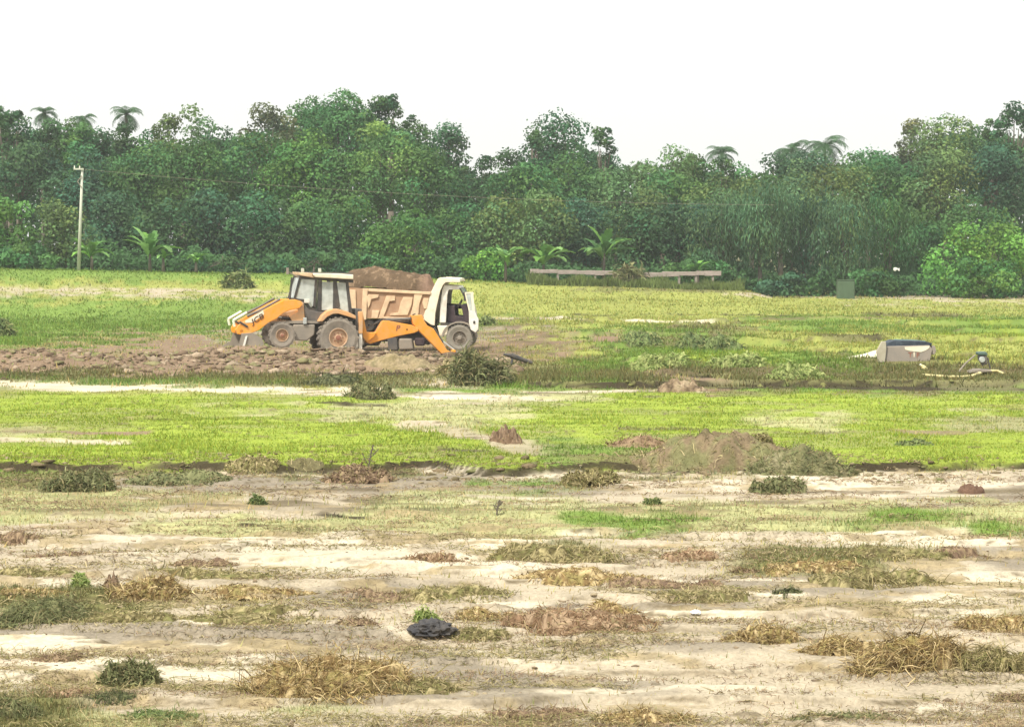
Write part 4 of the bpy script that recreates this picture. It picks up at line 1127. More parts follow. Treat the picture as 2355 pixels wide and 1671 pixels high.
def tall_grass():
    n = 9000
    x = rng.uniform(P(1180 * K, 620, 152)[0], P(1660 * K, 620, 152)[0], n); y = rng.uniform(150.6, 152.5, n)
    h = (.15 + 1.1 * fbm(x / 1.1, y / 2, 74, 3) ** 1.3) * rng.uniform(.5, 1.1, n)
    c = np.array([.17, .22, .07]) * rng.uniform(.6, 1.3, (n, 1)) * (.7 + .6 * fbm(x / 1.4, y, 75, 2))[:, None]
    v, cc = blades(np.stack([x, y, H(x, y) - .02], 1), h, rng.uniform(.06, .14, n), h * .3, c)
    o = link('tall_grass', np_mesh('tall_grass', v, 3, cc), M['grass'])
    tag(o, 'taller rough grass growing up in front of the pale low walls', 'grass', kind='stuff')
tall_grass()

# ------------------------------------------------------------------ pole, wire, low wall, small things by the wood
xb_, _ = P(175 * K, 590 * K, 152); gb = gz(xb_, 152)
zt_ = P(184 * K, 376 * K, 152)[1]; xt_ = P(184 * K, 376 * K, 152)[0]
pole = empty('utility_pole', (xb_, 152, gb)); tag(pole, 'slender pale concrete pole leaning slightly right on the left bank', 'pole')
mb = MB(); mb.bar((0, 0, -.3), (xt_ - xb_, 0, zt_ - gb), .125, .075, 12); mb.build('shaft', M['concrete'], pole, smooth=True)
mb = MB(); mb.box(-.55, .12, -.04, .04, -.05, .05, Matrix.Translation((xt_ - xb_, -.13, zt_ - gb - .06))); mb.build('cross_arm', M['concrete'], pole)
for dx in (-.5, -.15):
    mb = MB(); mb.bar((xt_ - xb_ + dx, -.13, zt_ - gb - .01), (xt_ - xb_ + dx, -.13, zt_ - gb + .16), .05, .03, 8); mb.build('insulator', M['white'], pole)
mb = MB(); mb.bar((xt_ - xb_ - .3, -.13, zt_ - gb - .9), (xt_ - xb_ - .02, -.13, zt_ - gb - .5), .03, .03, 6)
mb.bar((xt_ - xb_ - .3, -.13, zt_ - gb - .9), (xt_ - xb_ - .02, -.13, zt_ - gb - 1.3), .03, .03, 6); mb.build('bracket', M['mudgrey'], pole)
pts = []
for k in range(33):
    t = k / 32
    px_ = (184 + (1730 - 184) * t) * K
    yy_ = 151.9 + 3.5 * t
    py_ = (378 + (458 - 378) * min(1, t * 1.0) + 22 * 4 * t * (1 - t) * .8) * K
    xx_, zz_ = P(px_, py_, yy_); pts.append((xx_, yy_, zz_))
mb = MB(); mb.tube(pts, .008, 5)
tag(mb.build('overhead_wire', M['mudgrey']), 'thin pale wire strung from the concrete pole across the front of the trees', 'wire')

def low_wall(x0, x1, y0, y1, Y, label):
    a, za = P(x0 * K, y0 * K, Y); b, zb_ = P(x1 * K, y1 * K, Y)
    g = gz((a + b) / 2, Y)
    root = empty('low_wall', ((a + b) / 2, Y, g)); tag(root, label, 'wall', 'pale low walls in front of the wood')
    cx_ = (a + b) / 2; Lh = (b - a) / 2
    mb = MB()
    n_ = 10
    for k in range(n_):
        t0, t1 = k / n_, (k + 1) / n_
        za_, zb2 = za + (zb_ - za) * t0 - g, za + (zb_ - za) * t1 - g
        mb.box(-Lh + 2 * Lh * t0, -Lh + 2 * Lh * t1, -.15 - .003 * (k % 2), .15, (za_ + zb2) / 2 - .30 + random.uniform(-.04, .04), (za_ + zb2) / 2 + random.uniform(-.05, .03))
    mb.build('coping', M['pink_wall'], root, bevel=.02)
    for k in range(5):
        t = (k + .5) / 5
        mb = MB(); mb.box(-.08, .08, -.10, .10, -.3, za + (zb_ - za) * t - g - .28, Matrix.Translation((-Lh + 2 * Lh * t, .02, 0)))
        mb.build('post', M['mudgrey'], root, bevel=.01)
low_wall(1185, 1392, 600, 606, 152.8, 'left length of pale pinkish low wall on short posts, behind the far grass')
low_wall(1424, 1612, 609, 605, 152.8, 'right length of pale pinkish low wall on short posts, ending at the drooping trees')
a, z_ = P(1892 * K, 668 * K, 150); g = gz(a, 150)
t = empty('storage_box', (a, 150, g)); tag(t, 'faded green upright box under the drooping trees', 'box')
mb = MB(); mb.box(-.62, .5, -.4, .4, -.1, 1.2); mb.build('case', M['faded_green'], t, bevel=.08)
mb = MB(); mb.box(-.64, .52, -.42, .42, 1.2, 1.25); mb.build('lid', M['faded_green'], t, bevel=.02)
a, z_ = P(2000 * K, 600 * K, 152.2)
mb = MB()
for k in range(8):
    mb.box(-.2 + k * .05, -.2 + k * .05 + .048, -.02 + .04 * math.sin(k * 1.7), .02 + .04 * math.sin(k * 1.7), -.12 - .05 * math.sin(k * 1.1), .05 + .03 * math.sin(k * .8))
o = mb.build('hanging_cloth', M['scrap'], loc=(a, 151.5, z_), bevel=.01); tag(o, 'small white cloth hanging among the bushes at right', 'cloth')

# ------------------------------------------------------------------ vehicle coordinate readers
class Veh:
    def __init__(s, px, Y0, th, z0):
        s.Y0 = Y0; s.th = th; s.c = math.cos(th); s.s = math.sin(th)
        s.X0 = P(px, 800, Y0)[0]; s.Z0 = z0
    def at(s, px, py, yl):
        x = 0
        for _ in range(5):
            Yw = s.Y0 + x * s.s + yl * s.c
            X, Z = P(px, py, Yw)
            x = (X - s.X0 + yl * s.s) / s.c
        return x, Z - s.Z0
    def a(s, u, v, yl): return s.at(470 + u / 6.358, 600 + v / 6.358, yl)
    def b(s, u, v, yl): return s.at(780 + u / 6.358, 600 + v / 6.358, yl)
    def pa(s, pts, yl): return [s.a(u, v, yl) for u, v in pts]
    def pb(s, pts, yl): return [s.b(u, v, yl) for u, v in pts]

def wheel(parent, name, cx, cz, r, y0, y1, rimr, tyre=M['tyre'], rim=M['rim'], lugs=22, lug_h=.035):
    w = y1 - y0; mb = MB()
    prof = [(rimr, y0 + w * .12), (r * .80, y0), (r * .94, y0 + w * .06), (r - lug_h, y0 + w * .2), (r - lug_h, y1 - w * .2), (r * .94, y1 - w * .06), (r * .80, y1), (rimr, y1 - w * .12)]
    mb.lathe_y(prof, (cx, cz), 40)
    for i in range(lugs):
        t = 2 * math.pi * i / lugs
        for sgn, ya__, yb__ in ((1, y0 + w * .02, y0 + w * .52), (-1, y0 + w * .48, y0 + w * .98)):
            m = Matrix.Translation((cx, 0, cz)) @ Matrix.Rotation(-t - (.5 * math.pi / lugs if sgn < 0 else 0), 4, 'Y') @ Matrix.Translation((r - lug_h * .6, 0, 0)) @ Matrix.Rotation(.0, 4, 'X')
            mb.box(-lug_h * .8, lug_h * .6, ya__, yb__, -.028 * r / .5, .028 * r / .5, m)
    o = mb.build(name, tyre, parent)
    mb = MB()
    yo = y0 + w * .14
    mb.lathe_y([(rimr * 1.0, yo - .03), (rimr * 1.0, y1 - w * .13), (rimr * .9, y1 - w * .13), (rimr * .9, yo + .09), (rimr * .35, yo + .05), (rimr * .33, yo - .01), (.001, yo - .015), (.001, yo + .10), (rimr * .9, yo + .14), (rimr * .92, yo - .03)], (cx, cz), 28)
    mb.build('rim', rim, o)
    mb = MB(); mb.lathe_y([(.001, yo - .06), (rimr * .26, yo - .05), (rimr * .3, yo + .03), (.001, yo + .03)], (cx, cz), 16)
    for i in range(8):
        t = i * math.pi / 4
        mb.bar((cx + rimr * .5 * math.cos(t), yo + .0, cz + rimr * .5 * math.sin(t)), (cx + rimr * .5 * math.cos(t), yo + .07, cz + rimr * .5 * math.sin(t)), .02, n=6)
    mb.build('hub', M['mark_red'] if rim == M['rim'] else M['mudgrey'], o)
    return o

def text_on(parent, s, mat, size, loc, ang=0, name='lettering', ext=.004, shear=0, width=1.0):
    c = bpy.data.curves.new('t', 'FONT'); c.body = s; c.size = size; c.extrude = ext; c.shear = shear; c.offset = size * .02
    c.align_x = 'CENTER'; c.align_y = 'CENTER'
    o = bpy.data.objects.new('t', c); COL.objects.link(o)
    bpy.context.view_layer.update()
    me_ = bpy.data.meshes.new_from_object(o.evaluated_get(bpy.context.evaluated_depsgraph_get()))
    bpy.data.objects.remove(o)
    r = link(name, me_, mat, parent, loc)
    r.rotation_euler = (math.pi / 2, -ang, 0)
    r.scale = (width, 1, 1)
    return r

# ------------------------------------------------------------------ backhoe loader
Bk = Veh(777, 78.0, R(14), gz(P(777, 820, 78)[0], 78))
bh = empty('backhoe_loader', (Bk.X0, 78.0, Bk.Z0), Bk.th)
tag(bh, 'muddy orange backhoe loader with cream cab roof, standing in front of the dump truck', 'backhoe loader')
A = Bk
# wheels
cx_, cz_ = A.a(1952, 1119, .1)
wheel(bh, 'rear_wheel', cx_, cz_, .72, -.05, .40, .33)
wheel(bh, 'rear_wheel', cx_, cz_, .72, 1.75, 2.2, .33)
cf, zf = A.a(1135, 1085, .15); zf = max(zf, .5)
wheel(bh, 'front_wheel', cf, zf, .47, .08, .40, .22, lugs=18, lug_h=.025)
wheel(bh, 'front_wheel', cf, zf, .47, 1.75, 2.07, .22, lugs=18, lug_h=.025)
mb = MB(); mb.box(cf - .1, cf + .1, .4, 1.75, zf - .1, zf + .1); mb.build('front_axle', M['mudgrey'], bh, bevel=.02)
mb = MB(); mb.box(cx_ - .14, cx_ + .14, .4, 1.75, cz_ - .14, cz_ + .14); mb.build('rear_axle', M['mudgrey'], bh, bevel=.02)
# chassis and hood
mb = MB()
mb.prism(A.pa([(900, 905), (2180, 905), (2200, 1130), (1640, 1100), (1500, 1120), (1400, 1060), (950, 1030)], .7), .7, 1.45)
mb.build('chassis', M['darkgrey'], bh, bevel=.02)
mb = MB(); mb.prism(A.pa([(1300, 930), (1620, 930), (1610, 1080), (1500, 1170), (1320, 1160), (1290, 1050)], .25), .25, .72); mb.build('fuel_tank', M['mudgrey'], bh, bevel=.04)
mb = MB(); mb.prism(A.pa([(960, 888), (1440, 868), (1740, 888), (1740, 915), (960, 915)], .3), .28, .5); mb.build('side_rail', M['mudgrey'], bh, bevel=.01)
mb = MB(); mb.prism(A.pa([(1000, 790), (1120, 740), (1460, 690), (1460, 900), (960, 900)], .6), .6, 1.6); mb.build('hood', M['orange_dusty'], bh, bevel=.05)
mb = MB()
for k in range(7): mb.prism(A.pa([(1080 + k * 24, 800), (1090 + k * 24, 800), (1080 + k * 24, 870), (1070 + k * 24, 870)], .58), .585, .61)
mb.build('hood_grille', M['black'], bh)
# loader arms, towers
arm = [(1420, 590), (1330, 562), (1160, 570), (1010, 640), (880, 712), (600, 872), (500, 935), (465, 1000), (480, 1068), (600, 1090), (800, 1010), (940, 902), (1060, 842), (1150, 765), (1250, 720), (1390, 690), (1440, 640)]
for yl in (.12, 1.55):
    mb = MB(); pl = A.pa(arm, .12); mb.prism(pl, yl, yl + .16); mb.build('loader_arm', M['orange'], bh, bevel=.02)
    mb = MB(); mb.prism(A.pa([(1370, 620), (1450, 600), (1470, 880), (1290, 890), (1250, 820), (1380, 740)], .30), yl + .17, yl + .30); mb.build('loader_tower', M['orange_dusty'], bh, bevel=.02)
    mb = MB()
    p0 = A.a(1340, 860, .2); p1 = A.a(960, 800, .2)
    mb.bar((p0[0], yl + .42, p0[1]), ((p0[0] + p1[0]) / 2, yl + .36, (p0[1] + p1[1]) / 2), .055)
    mb.build('lift_cylinder', M['black'], bh)
    mb = MB(); mb.bar(((p0[0] + p1[0]) / 2, yl + .36, (p0[1] + p1[1]) / 2), (p1[0], yl + .30, p1[1]), .03); mb.build('cylinder_rod', M['rod'], bh)
    # tilt linkage above the arm
    q0 = A.a(1120, 560, .1); q1 = A.a(880, 700, .1); q2 = A.a(640, 820, .1)
    mb = MB(); mb.bar((q0[0], yl + .22, q0[1]), (q1[0], yl + .22, q1[1]), .04); mb.bar((q1[0], yl + .22, q1[1]), (q2[0], yl + .22, q2[1] + .02), .05); mb.build('tilt_cylinder', M['darkgrey'], bh)
    r0 = A.a(630, 755, .0); r1 = A.a(430, 870, .0); r2 = A.a(450, 960, .0)
    mb = MB(); mb.bar((r0[0], yl + .04, r0[1]), (r1[0], yl + .04, r1[1]), .048); mb.bar((r1[0], yl + .04, r1[1]), (r2[0], yl + .04, r2[1]), .045); mb.build('bucket_link', M['pale_green'], bh)
    r3 = A.a(520, 890, .0); r4 = A.a(640, 965, .0)
    mb = MB(); mb.bar((r3[0], yl - .02, r3[1]), (r4[0], yl - .02, r4[1]), .035); mb.build('link_bar', M['black'], bh)
mb = MB(); p = A.a(540, 1030, .2); mb.bar((p[0], .12, p[1]), (p[0], 1.71, p[1]), .07); mb.build('cross_tube', M['orange'], bh)
mb = MB(); mb.prism(A.pa([(600, 870), (860, 715), (875, 780), (700, 900), (600, 905)], .1), .108, .117); mb.build('cream_sticker', M['cream'], bh)
p = A.a(775, 850, .1); q = A.a(880, 788, .1)
ang = math.atan2(q[1] - p[1], q[0] - p[0])
text_on(bh, 'JCB', M['mark'], .24, (p[0], .103, p[1]), ang, shear=.2, width=1.25)
# front bucket (shell + cheeks)
prof_o = A.pa([(540, 1060), (700, 1050), (830, 1120), (875, 1240), (865, 1335), (760, 1350), (330, 1330)], .0)
def shell(prof, th, y0, y1):
    mb = MB()
    for (a0, b0), (a1, b1) in zip(prof[:-1], prof[1:]):
        d = Vector((a1 - a0, b1 - b0)).normalized(); n_ = Vector((-d.y, d.x)) * th
        mb.prism([(a0, b0), (a1, b1), (a1 + n_.x, b1 + n_.y), (a0 + n_.x, b0 + n_.y)], y0, y1)
    return mb
ob = shell(prof_o, -.035, -.12, 2.22).build('front_bucket', M['mudgrey'], bh)
for yl in (-.15, 2.22):
    mb = MB(); mb.prism(A.pa([(540, 1060), (700, 1050), (830, 1120), (875, 1240), (865, 1335), (760, 1350), (330, 1330), (350, 1290), (500, 1210)], 0.), yl, yl + .03); mb.build('cheek_plate', M['mudgrey'], ob)
for k in range(8):
    p = A.a(330, 1330, 0); mb = MB(); yk = -.05 + k * .305
    mb.prism([(p[0], p[1] - .02), (p[0], p[1] + .03), (p[0] - .16, p[1] - .01)], yk, yk + .07); mb.build('tooth', M['rod'], ob)
mb = MB(); mb.prism(A.pa([(595, 1095), (620, 1090), (560, 1320), (520, 1340)], 0.), -.20, -.155); mb.build('highlight_strip', M['white'], ob)  # white strip standing in for the highlight along the cheek edge
# cab
CP0, CP1 = .38, 1.78
frm = [
 [(1392, 215), (1425, 215), (1335, 560), (1300, 560)],
 [(1618, 270), (1660, 270), (1625, 680), (1590, 660)],
 [(1668, 270), (1722, 280), (1712, 740), (1655, 720)],
 [(1885, 290), (1935, 290), (1985, 660), (1950, 700), (1880, 700)],
 [(2065, 290), (2105, 290), (2165, 760), (2115, 780)],
 [(1395, 215), (2180, 268), (2180, 320), (1395, 262)],
 [(1300, 545), (1470, 560), (1560, 680), (1715, 715), (1715, 745), (1540, 715), (1440, 600), (1300, 575)],
]
for yl in (CP0, CP1 - .06):
    mb = MB()
    for i, pp in enumerate(frm): mb.prism(A.pa(pp, CP0), yl + .002 * i, yl + .06 - .0015 * i)
    mb.build('cab_frame', M['black'], bh)
mb = MB()
for (u0, v0), (u1, v1) in (((1408, 215), (1318, 560)), ((2085, 290), (2140, 770))):
    a0 = A.a(u0, v0, CP0); a1 = A.a(u1, v1, CP0)
    for tt in (.02, .98):
        x_ = a0[0] + (a1[0] - a0[0]) * tt; z_ = a0[1] + (a1[1] - a0[1]) * tt
        mb.box(x_ - .03, x_ + .03, CP0 + .06, CP1 - .06, z_ - .03, z_ + .03)
mb.build('cab_crossbar', M['black'], bh)
panes = [[(1425, 262), (1618, 275), (1590, 660), (1550, 680), (1440, 560), (1338, 555)], [(1722, 300), (1885, 310), (1880, 700), (1800, 715), (1712, 720)], [(1935, 310), (2065, 320), (2115, 760), (1990, 700)]]
for yl in (CP0 + .02, CP1 - .04):
    for pn in panes:
        mb = MB(); mb.prism(A.pa(pn, CP0), yl, yl + .008); mb.build('side_window', M['glass'], bh)
for (u0, v0), (u1, v1), nm in (((1408, 225), (1320, 550), 'windscreen'), ((2085, 300), (2130, 740), 'rear_window')):
    a0 = A.a(u0, v0, CP0); a1 = A.a(u1, v1, CP0)
    mb = MB(); mb.prism([a0, (a0[0] + .008, a0[1]), (a1[0] + .008, a1[1]), a1], CP0 + .07, CP1 - .07); mb.build(nm, M['glass'], bh)
mb = MB(); mb.prism(A.pa([(1440, 620), (1540, 715), (1700, 745), (1760, 735), (1680, 890), (1480, 870)], CP0), CP0 - .02, CP1 + .02); mb.build('cab_base', M['darkgrey'], bh, bevel=.02)
mb = MB(); mb.prism(A.pa([(1760, 730), (2120, 760), (2200, 800), (2200, 880), (1720, 880)], CP0), CP0 + .03, CP1 - .03); mb.build('cab_floor', M['black'], bh)
s0 = A.a(1830, 620, .8)
mb = MB(); mb.box(s0[0] - .2, s0[0] + .25, .8, 1.3, s0[1] - .25, s0[1] - .1); mb.box(s0[0] + .2, s0[0] + .32, .82, 1.28, s0[1] - .1, s0[1] + .45); mb.build('seat', M['maroon'], bh, bevel=.03)
s1 = A.a(1560, 560, .8)
mb = MB(); mb.bar((s1[0] - .1, 1.05, s1[1] - .3), (s1[0] + .02, 1.05, s1[1]), .04); mb.bar((s1[0] + .0, 1.05, s1[1] - .02), (s1[0] + .03, 1.05, s1[1] + .01), .2, n=20); mb.build('steering_wheel', M['black'], bh)
mb = MB(); mb.prism(A.pa([(1600, 178), (1980, 185), (2180, 200), (2182, 272), (1620, 240), (1590, 205)], .2), .2, 1.95); mb.build('roof', M['cream'], bh, bevel=.03)
mb = MB(); mb.prism(A.pa([(1390, 165), (1590, 178), (1582, 215), (1610, 248), (1400, 212)], .22), .25, 1.9); mb.build('roof_visor', M['cream_rib'], bh, bevel=.02)
mb = MB(); mb.prism(A.pa([(1500, 160), (2185, 175), (2185, 196), (1985, 181), (1500, 170)], .4), .45, 1.7); mb.build('roof_rack', M['black'], bh)
for u in (1440, 1690):
    p0 = A.a(u, 165, .4); mb = MB(); mb.box(p0[0] - .05, p0[0] + .05, .4, .5, p0[1], p0[1] + .14); mb.build('work_light', M['concrete'], bh, bevel=.015)
p0 = A.a(1278, 240, .9); p1 = A.a(1238, 560, .9)
mb = MB(); mb.bar((p1[0], .9, p1[1] - .3), (p0[0], .9, p0[1]), .035); mb.build('exhaust_pipe', M['black'], bh)
p0 = A.a(1215, 150, .3); p1 = A.a(1335, 240, .3)
mb = MB(); mb.bar((p0[0], .3, p0[1]), (p1[0] + .1, .4, p1[1]), .025); mb.box(p0[0] - .04, p0[0] + .04, .25, .33, p0[1] - .1, p0[1] + .12); mb.build('mirror', M['mudgrey'], bh)
p0 = A.a(1500, 585, .3)
mb = MB(); mb.box(p0[0] - .09, p0[0] + .09, .28, .36, p0[1] - .07, p0[1] + .07); mb.build('side_lamp', M['white'], bh, bevel=.015)
p0 = A.a(1465, 870, .3)
mb = MB(); mb.box(p0[0] - .06, p0[0] + .06, .18, .36, p0[1] - .12, p0[1] + .10); mb.build('cab_step', M['rod'], bh, bevel=.015)
# fender
fo = [(1672, 885), (1720, 800), (1790, 738), (1870, 705), (1960, 702), (2090, 738), (2215, 800), (2218, 850), (2080, 805), (1960, 770), (1880, 775), (1800, 815), (1730, 885)]
for yl in (-.06, 1.72):
    mb = MB(); mb.prism(A.pa(fo, -.05), yl, yl + .5); mb.build('fender', M['orange_dusty'], bh, bevel=.02)
# rear frame, stabilisers
mb = MB(); mb.prism(A.pb([(225, 700), (330, 700), (330, 1120), (225, 1120)], .6), .55, 1.75); mb.build('rear_frame', M['darkgrey'], bh, bevel=.02)
for yl, w_ in ((.06, .2), (1.95, .2)):
    mb = MB(); mb.prism(A.pb([(285, 740), (345, 735), (342, 1060), (285, 1060)], .1), yl, yl + w_); mb.build('stabiliser_housing', M['orange_dusty'], bh, bevel=.015)
    p0 = A.b(312, 1060, .1)
    mb = MB(); mb.box(p0[0] - .055, p0[0] + .055, yl + .03, yl + w_ - .03, .06, p0[1]); mb.build('stabiliser_leg', M['white'], bh)
    mb = MB(); mb.box(p0[0] - .22, p0[0] + .22, yl - .1, yl + w_ + .1, 0.0, .07); mb.build('stabiliser_foot', M['mudgrey'], bh, bevel=.01)
ym = .95
mb = MB(); mb.prism(A.pb([(335, 745), (352, 830), (395, 1040), (540, 1045), (500, 1110), (395, 1190), (335, 1110)], ym), ym - .12, ym + .42); mb.build('kingpost', M['orange'], bh, bevel=.02)
boom = [(385, 1060), (535, 1040), (640, 872), (720, 872), (800, 888), (1060, 935), (1160, 985), (1155, 1025), (1100, 1050), (850, 1100), (620, 1160), (450, 1212), (372, 1180)]
mb = MB(); mb.prism(A.pb(boom, ym), ym - .02, ym + .30); mb.build('boom', M['orange'], bh, bevel=.02)
p0 = A.b(850, 985, ym)
text_on(bh, 'P', M['mark_red'], .26, (p0[0], ym - .026, p0[1]), .1, shear=.25, width=1.1)
p0 = A.b(990, 1000, ym)
mb = MB(); mb.bar((p0[0], ym - .03, p0[1]), (p0[0], ym, p0[1]), .03); mb.build('pivot_pin', M['mark'], bh)
dip = [(1050, 795), (1215, 790), (1245, 870), (1295, 945), (1385, 990), (1460, 1110), (1580, 1300), (1640, 1330), (1680, 1290), (1712, 1310), (1690, 1370), (1610, 1412), (1540, 1395), (1300, 1150), (1175, 1025), (1085, 925)]
for k, vv in enumerate((868, 852)):
    mb = MB(); hp = [A.b(u, v, ym) for u, v in ((395, 1000 - k * 20), (470, 960), (640, vv), (840, vv + 22), (1010, vv + 30), (1085, 800), (1120, 780))]
    mb.tube([(x_, ym + .05 + k * .12, z_ + .02) for x_, z_ in hp], .018, 6); mb.build('hose', M['black'], bh, smooth=True)
mb = MB(); mb.prism(A.pb(dip, ym), ym + .02, ym + .26); mb.build('dipper', M['orange'], bh, bevel=.02)
c0 = A.b(1395, 985, ym); c1 = A.b(1520, 1200, ym); c2 = A.b(1690, 1300, ym)
mb = MB(); mb.bar((c0[0], ym + .14, c0[1]), (c1[0], ym + .14, c1[1]), .06); mb.build('bucket_cylinder', M['black'], bh)
mb = MB(); mb.bar((c1[0] - .08, ym + .14, c1[1] + .12), (c2[0], ym + .14, c2[1]), .032); mb.build('bucket_rod', M['rod'], bh)
c0 = A.b(700, 862, ym); c1 = A.b(1060, 850, ym)
mb = MB(); mb.bar((c0[0], ym + .14, c0[1]), (c1[0], ym + .14, c1[1]), .055); mb.build('crowd_cylinder', M['darkgrey'], bh)
pr = A.pb([(1700, 1330), (1800, 1340), (1880, 1420), (1890, 1500), (1830, 1560), (1640, 1570)], ym)
rb = shell(pr, -.03, ym - .15, ym + .45).build('digging_bucket', M['tyre'], bh)
for yl in (ym - .18, ym + .45):
    mb = MB(); mb.prism(pr, yl, yl + .03); mb.build('bucket_side', M['tyre'], rb)
pr2 = A.pb([(1590, 1400), (1700, 1300), (1790, 1345), (1700, 1400)], ym)
mb = MB(); mb.prism(pr2, ym + .06, ym + .22); mb.build('bucket_hinge', M['mudgrey'], rb)

# ------------------------------------------------------------------ dump truck
Tk = Veh(1057, 82.6, R(-3), gz(P(1057, 806, 82.6)[0], 82.6))
tk = empty('dump_truck', (Tk.X0, 82.6, Tk.Z0), Tk.th)
tag(tk, 'dusty cream and tan dump truck facing right with its cab door open, loaded with soil', 'dump truck')
B = Tk
fx, fz = B.b(1760, 1130, .05); fz = .50
dusty = paint('dusty_pale_tyre', (.17, .155, .13), (.32, .29, .235), .85, .95, 4)
wheel(tk, 'front_wheel', fx, fz, .50, 0.0, .30, .26, dusty, M['mudgrey'], 26, .02)
wheel(tk, 'front_wheel', fx, fz, .50, 2.05, 2.35, .26, dusty, M['mudgrey'], 26, .02)
rxw = B.b(180, 1130, .05)[0]
for y0 in (0.0, .33, 1.75, 2.07):
    wheel(tk, 'rear_wheel', rxw, fz, .50, y0, y0 + .29, .26, dusty, M['mudgrey'], 26, .02)
mb = MB(); mb.box(rxw, rxw + .001 + abs(rxw - fx), .75, 1.6, .62, .85); mb.build('chassis', M['black'], tk)
mb = MB(); mb.bar((rxw, .3, fz), (rxw, 2.0, fz), .1); mb.build('rear_axle', M['darkgrey'], tk)
mb = MB(); mb.bar((fx, .3, fz), (fx, 2.05, fz), .07); mb.build('front_axle', M['darkgrey'], tk)
mb = MB(); mb.prism(B.pb([(870, 1135), (1060, 1135), (1085, 1290), (880, 1300)], .15), .15, .7); mb.build('fuel_tank', M['mudgrey'], tk, bevel=.05)
mb = MB(); mb.prism(B.pb([(700, 1110), (850, 1120), (860, 1300), (720, 1310)], .3), .3, .75); mb.build('battery_box', M['darkgrey'], tk, bevel=.03)
p0 = B.b(435, 940, .1)
mb = MB(); mb.lathe_y([(.04, .05), (.2, .05), (.23, .12), (.23, .28), (.2, .33), (.04, .33)], p0, 24); mb.build('spare_wheel', M['black'], tk)
mb = MB(); mb.prism(B.pb([(-60, 850), (1420, 870), (1420, 1000), (-60, 960)], .8), .45, 1.9); mb.build('subframe', M['black'], tk)
# tipper body
mb = MB()
side = B.pb([(-110, 375), (1340, 452), (1240, 800), (1250, 860), (640, 845), (-70, 830)], 0)
mb.prism(side, 0, .05); mb.prism(side, 2.33, 2.38)
fl = B.pb([(-70, 800), (1245, 830), (1250, 860), (-70, 830)], 0); mb.prism(fl, .052, 2.328)
tl = B.pb([(-110, 375), (-100, 375), (-60, 800), (-70, 800)], 0); mb.prism(tl, .052, 2.328)
body = mb.build('tipper_body', M['tan_panel'], tk)
ribs = [
 [(345, 398), (425, 400), (412, 500), (395, 860), (322, 860), (330, 700)],
 [(432, 488), (580, 492), (572, 535), (470, 560), (450, 640), (420, 700), (405, 520)],
 [(480, 718), (590, 722), (560, 840), (470, 838)],
 [(690, 508), (815, 512), (815, 580), (735, 590), (640, 842), (570, 842), (640, 650)],
 [(940, 525), (1075, 530), (1060, 640), (1000, 790), (740, 800), (750, 765), (860, 755), (900, 600)],
 [(1100, 470), (1225, 478), (1175, 620), (1150, 860), (1030, 858), (1080, 640)],
 [(1235, 540), (1310, 545), (1280, 700), (1240, 700), (1215, 610)],
 [(-80, 400), (20, 405), (30, 820), (-50, 815)], [(130, 420), (240, 425), (250, 740), (150, 735)]]
for i, r_ in enumerate(ribs):
    mb = MB(); mb.prism(B.pb(r_, -.05), -.06, -.003); mb.build('rib', M['cream_rib'], body, bevel=.012)
mb = MB(); mb.prism(B.pb([(428, 400), (1345, 452), (1335, 492), (428, 446)], -.05), -.085, -.003); mb.build('top_rail', M['cream_rib'], body, bevel=.012)
mb = MB(); mb.prism(B.pb([(645, 812), (1240, 835), (1245, 872), (635, 858)], -.05), -.09, -.003); mb.build('bottom_rail', M['cream_rib'], body, bevel=.012)
hb = [(1345, 452), (1385, 370), (1440, 262), (1490, 245), (1560, 246), (1720, 256), (1765, 285), (1770, 312), (1560, 312), (1520, 350), (1480, 430), (1440, 600), (1405, 760), (1395, 945), (1340, 930), (1250, 868), (1232, 800), (1290, 640)]
for yl in (-.04, 2.33):
    mb = MB(); mb.prism(B.pb(hb, -.04), yl, yl + .09); mb.build('headboard_side', M['cream'], body, bevel=.015)
mb = MB(); mb.prism(B.pb([(1450, 250), (1760, 262), (1765, 296), (1450, 290)], -.04), .052, 2.328); mb.build('cab_guard', M['cream'], body)
mb = MB(); mb.prism(B.pb([(1400, 330), (1450, 250), (1480, 250), (1400, 560), (1330, 840), (1290, 840)], -.04), .052, 2.328); mb.build('headboard', M['cream'], body)
# cab
wl = M['white']
for yl in (.12, 2.2):
    mb = MB()
    mb.prism(B.pb([(1535, 352), (1745, 368), (1765, 420), (1600, 420), (1582, 500), (1560, 900), (1468, 900), (1480, 620), (1505, 430)], .12), yl, yl + .05)
    mb.build('cab_side', wl, tk, bevel=.015)
    mb = MB(); mb.prism(B.pb([(1755, 400), (1775, 400), (1915, 640), (1890, 650)], .12), yl + .003, yl + .048); mb.build('front_pillar', M['black'], tk)
mb = MB(); mb.prism(B.pb([(2180 - 650, 352), (1745, 368), (1760, 395), (1528, 380)], .12), .172, 2.198); mb.build('cab_roof', wl, tk)
mb = MB(); mb.prism(B.pb([(1468, 560), (1490, 430), (1505, 430), (1490, 900), (1468, 900)], .12), .172, 2.198); mb.build('cab_back', M['darkgrey'], tk)
mb = MB(); mb.prism(B.pb([(1765, 400), (1772, 400), (1908, 640), (1900, 640)], .12), .18, 2.19); mb.build('windscreen', M['glass'], tk)
mb = MB(); mb.prism(B.pb([(1890, 645), (1925, 645), (1960, 800), (1965, 1040), (1925, 1045), (1900, 900)], .12), .12, 2.26); mb.build('front_panel', wl, tk, bevel=.02)
mb = MB(); mb.prism(B.pb([(1480, 900), (1900, 910), (1925, 1000), (1900, 980), (1760, 950), (1620, 985), (1590, 945), (1480, 940)], .12), .13, 2.24); mb.build('cab_floor', M['black'], tk)
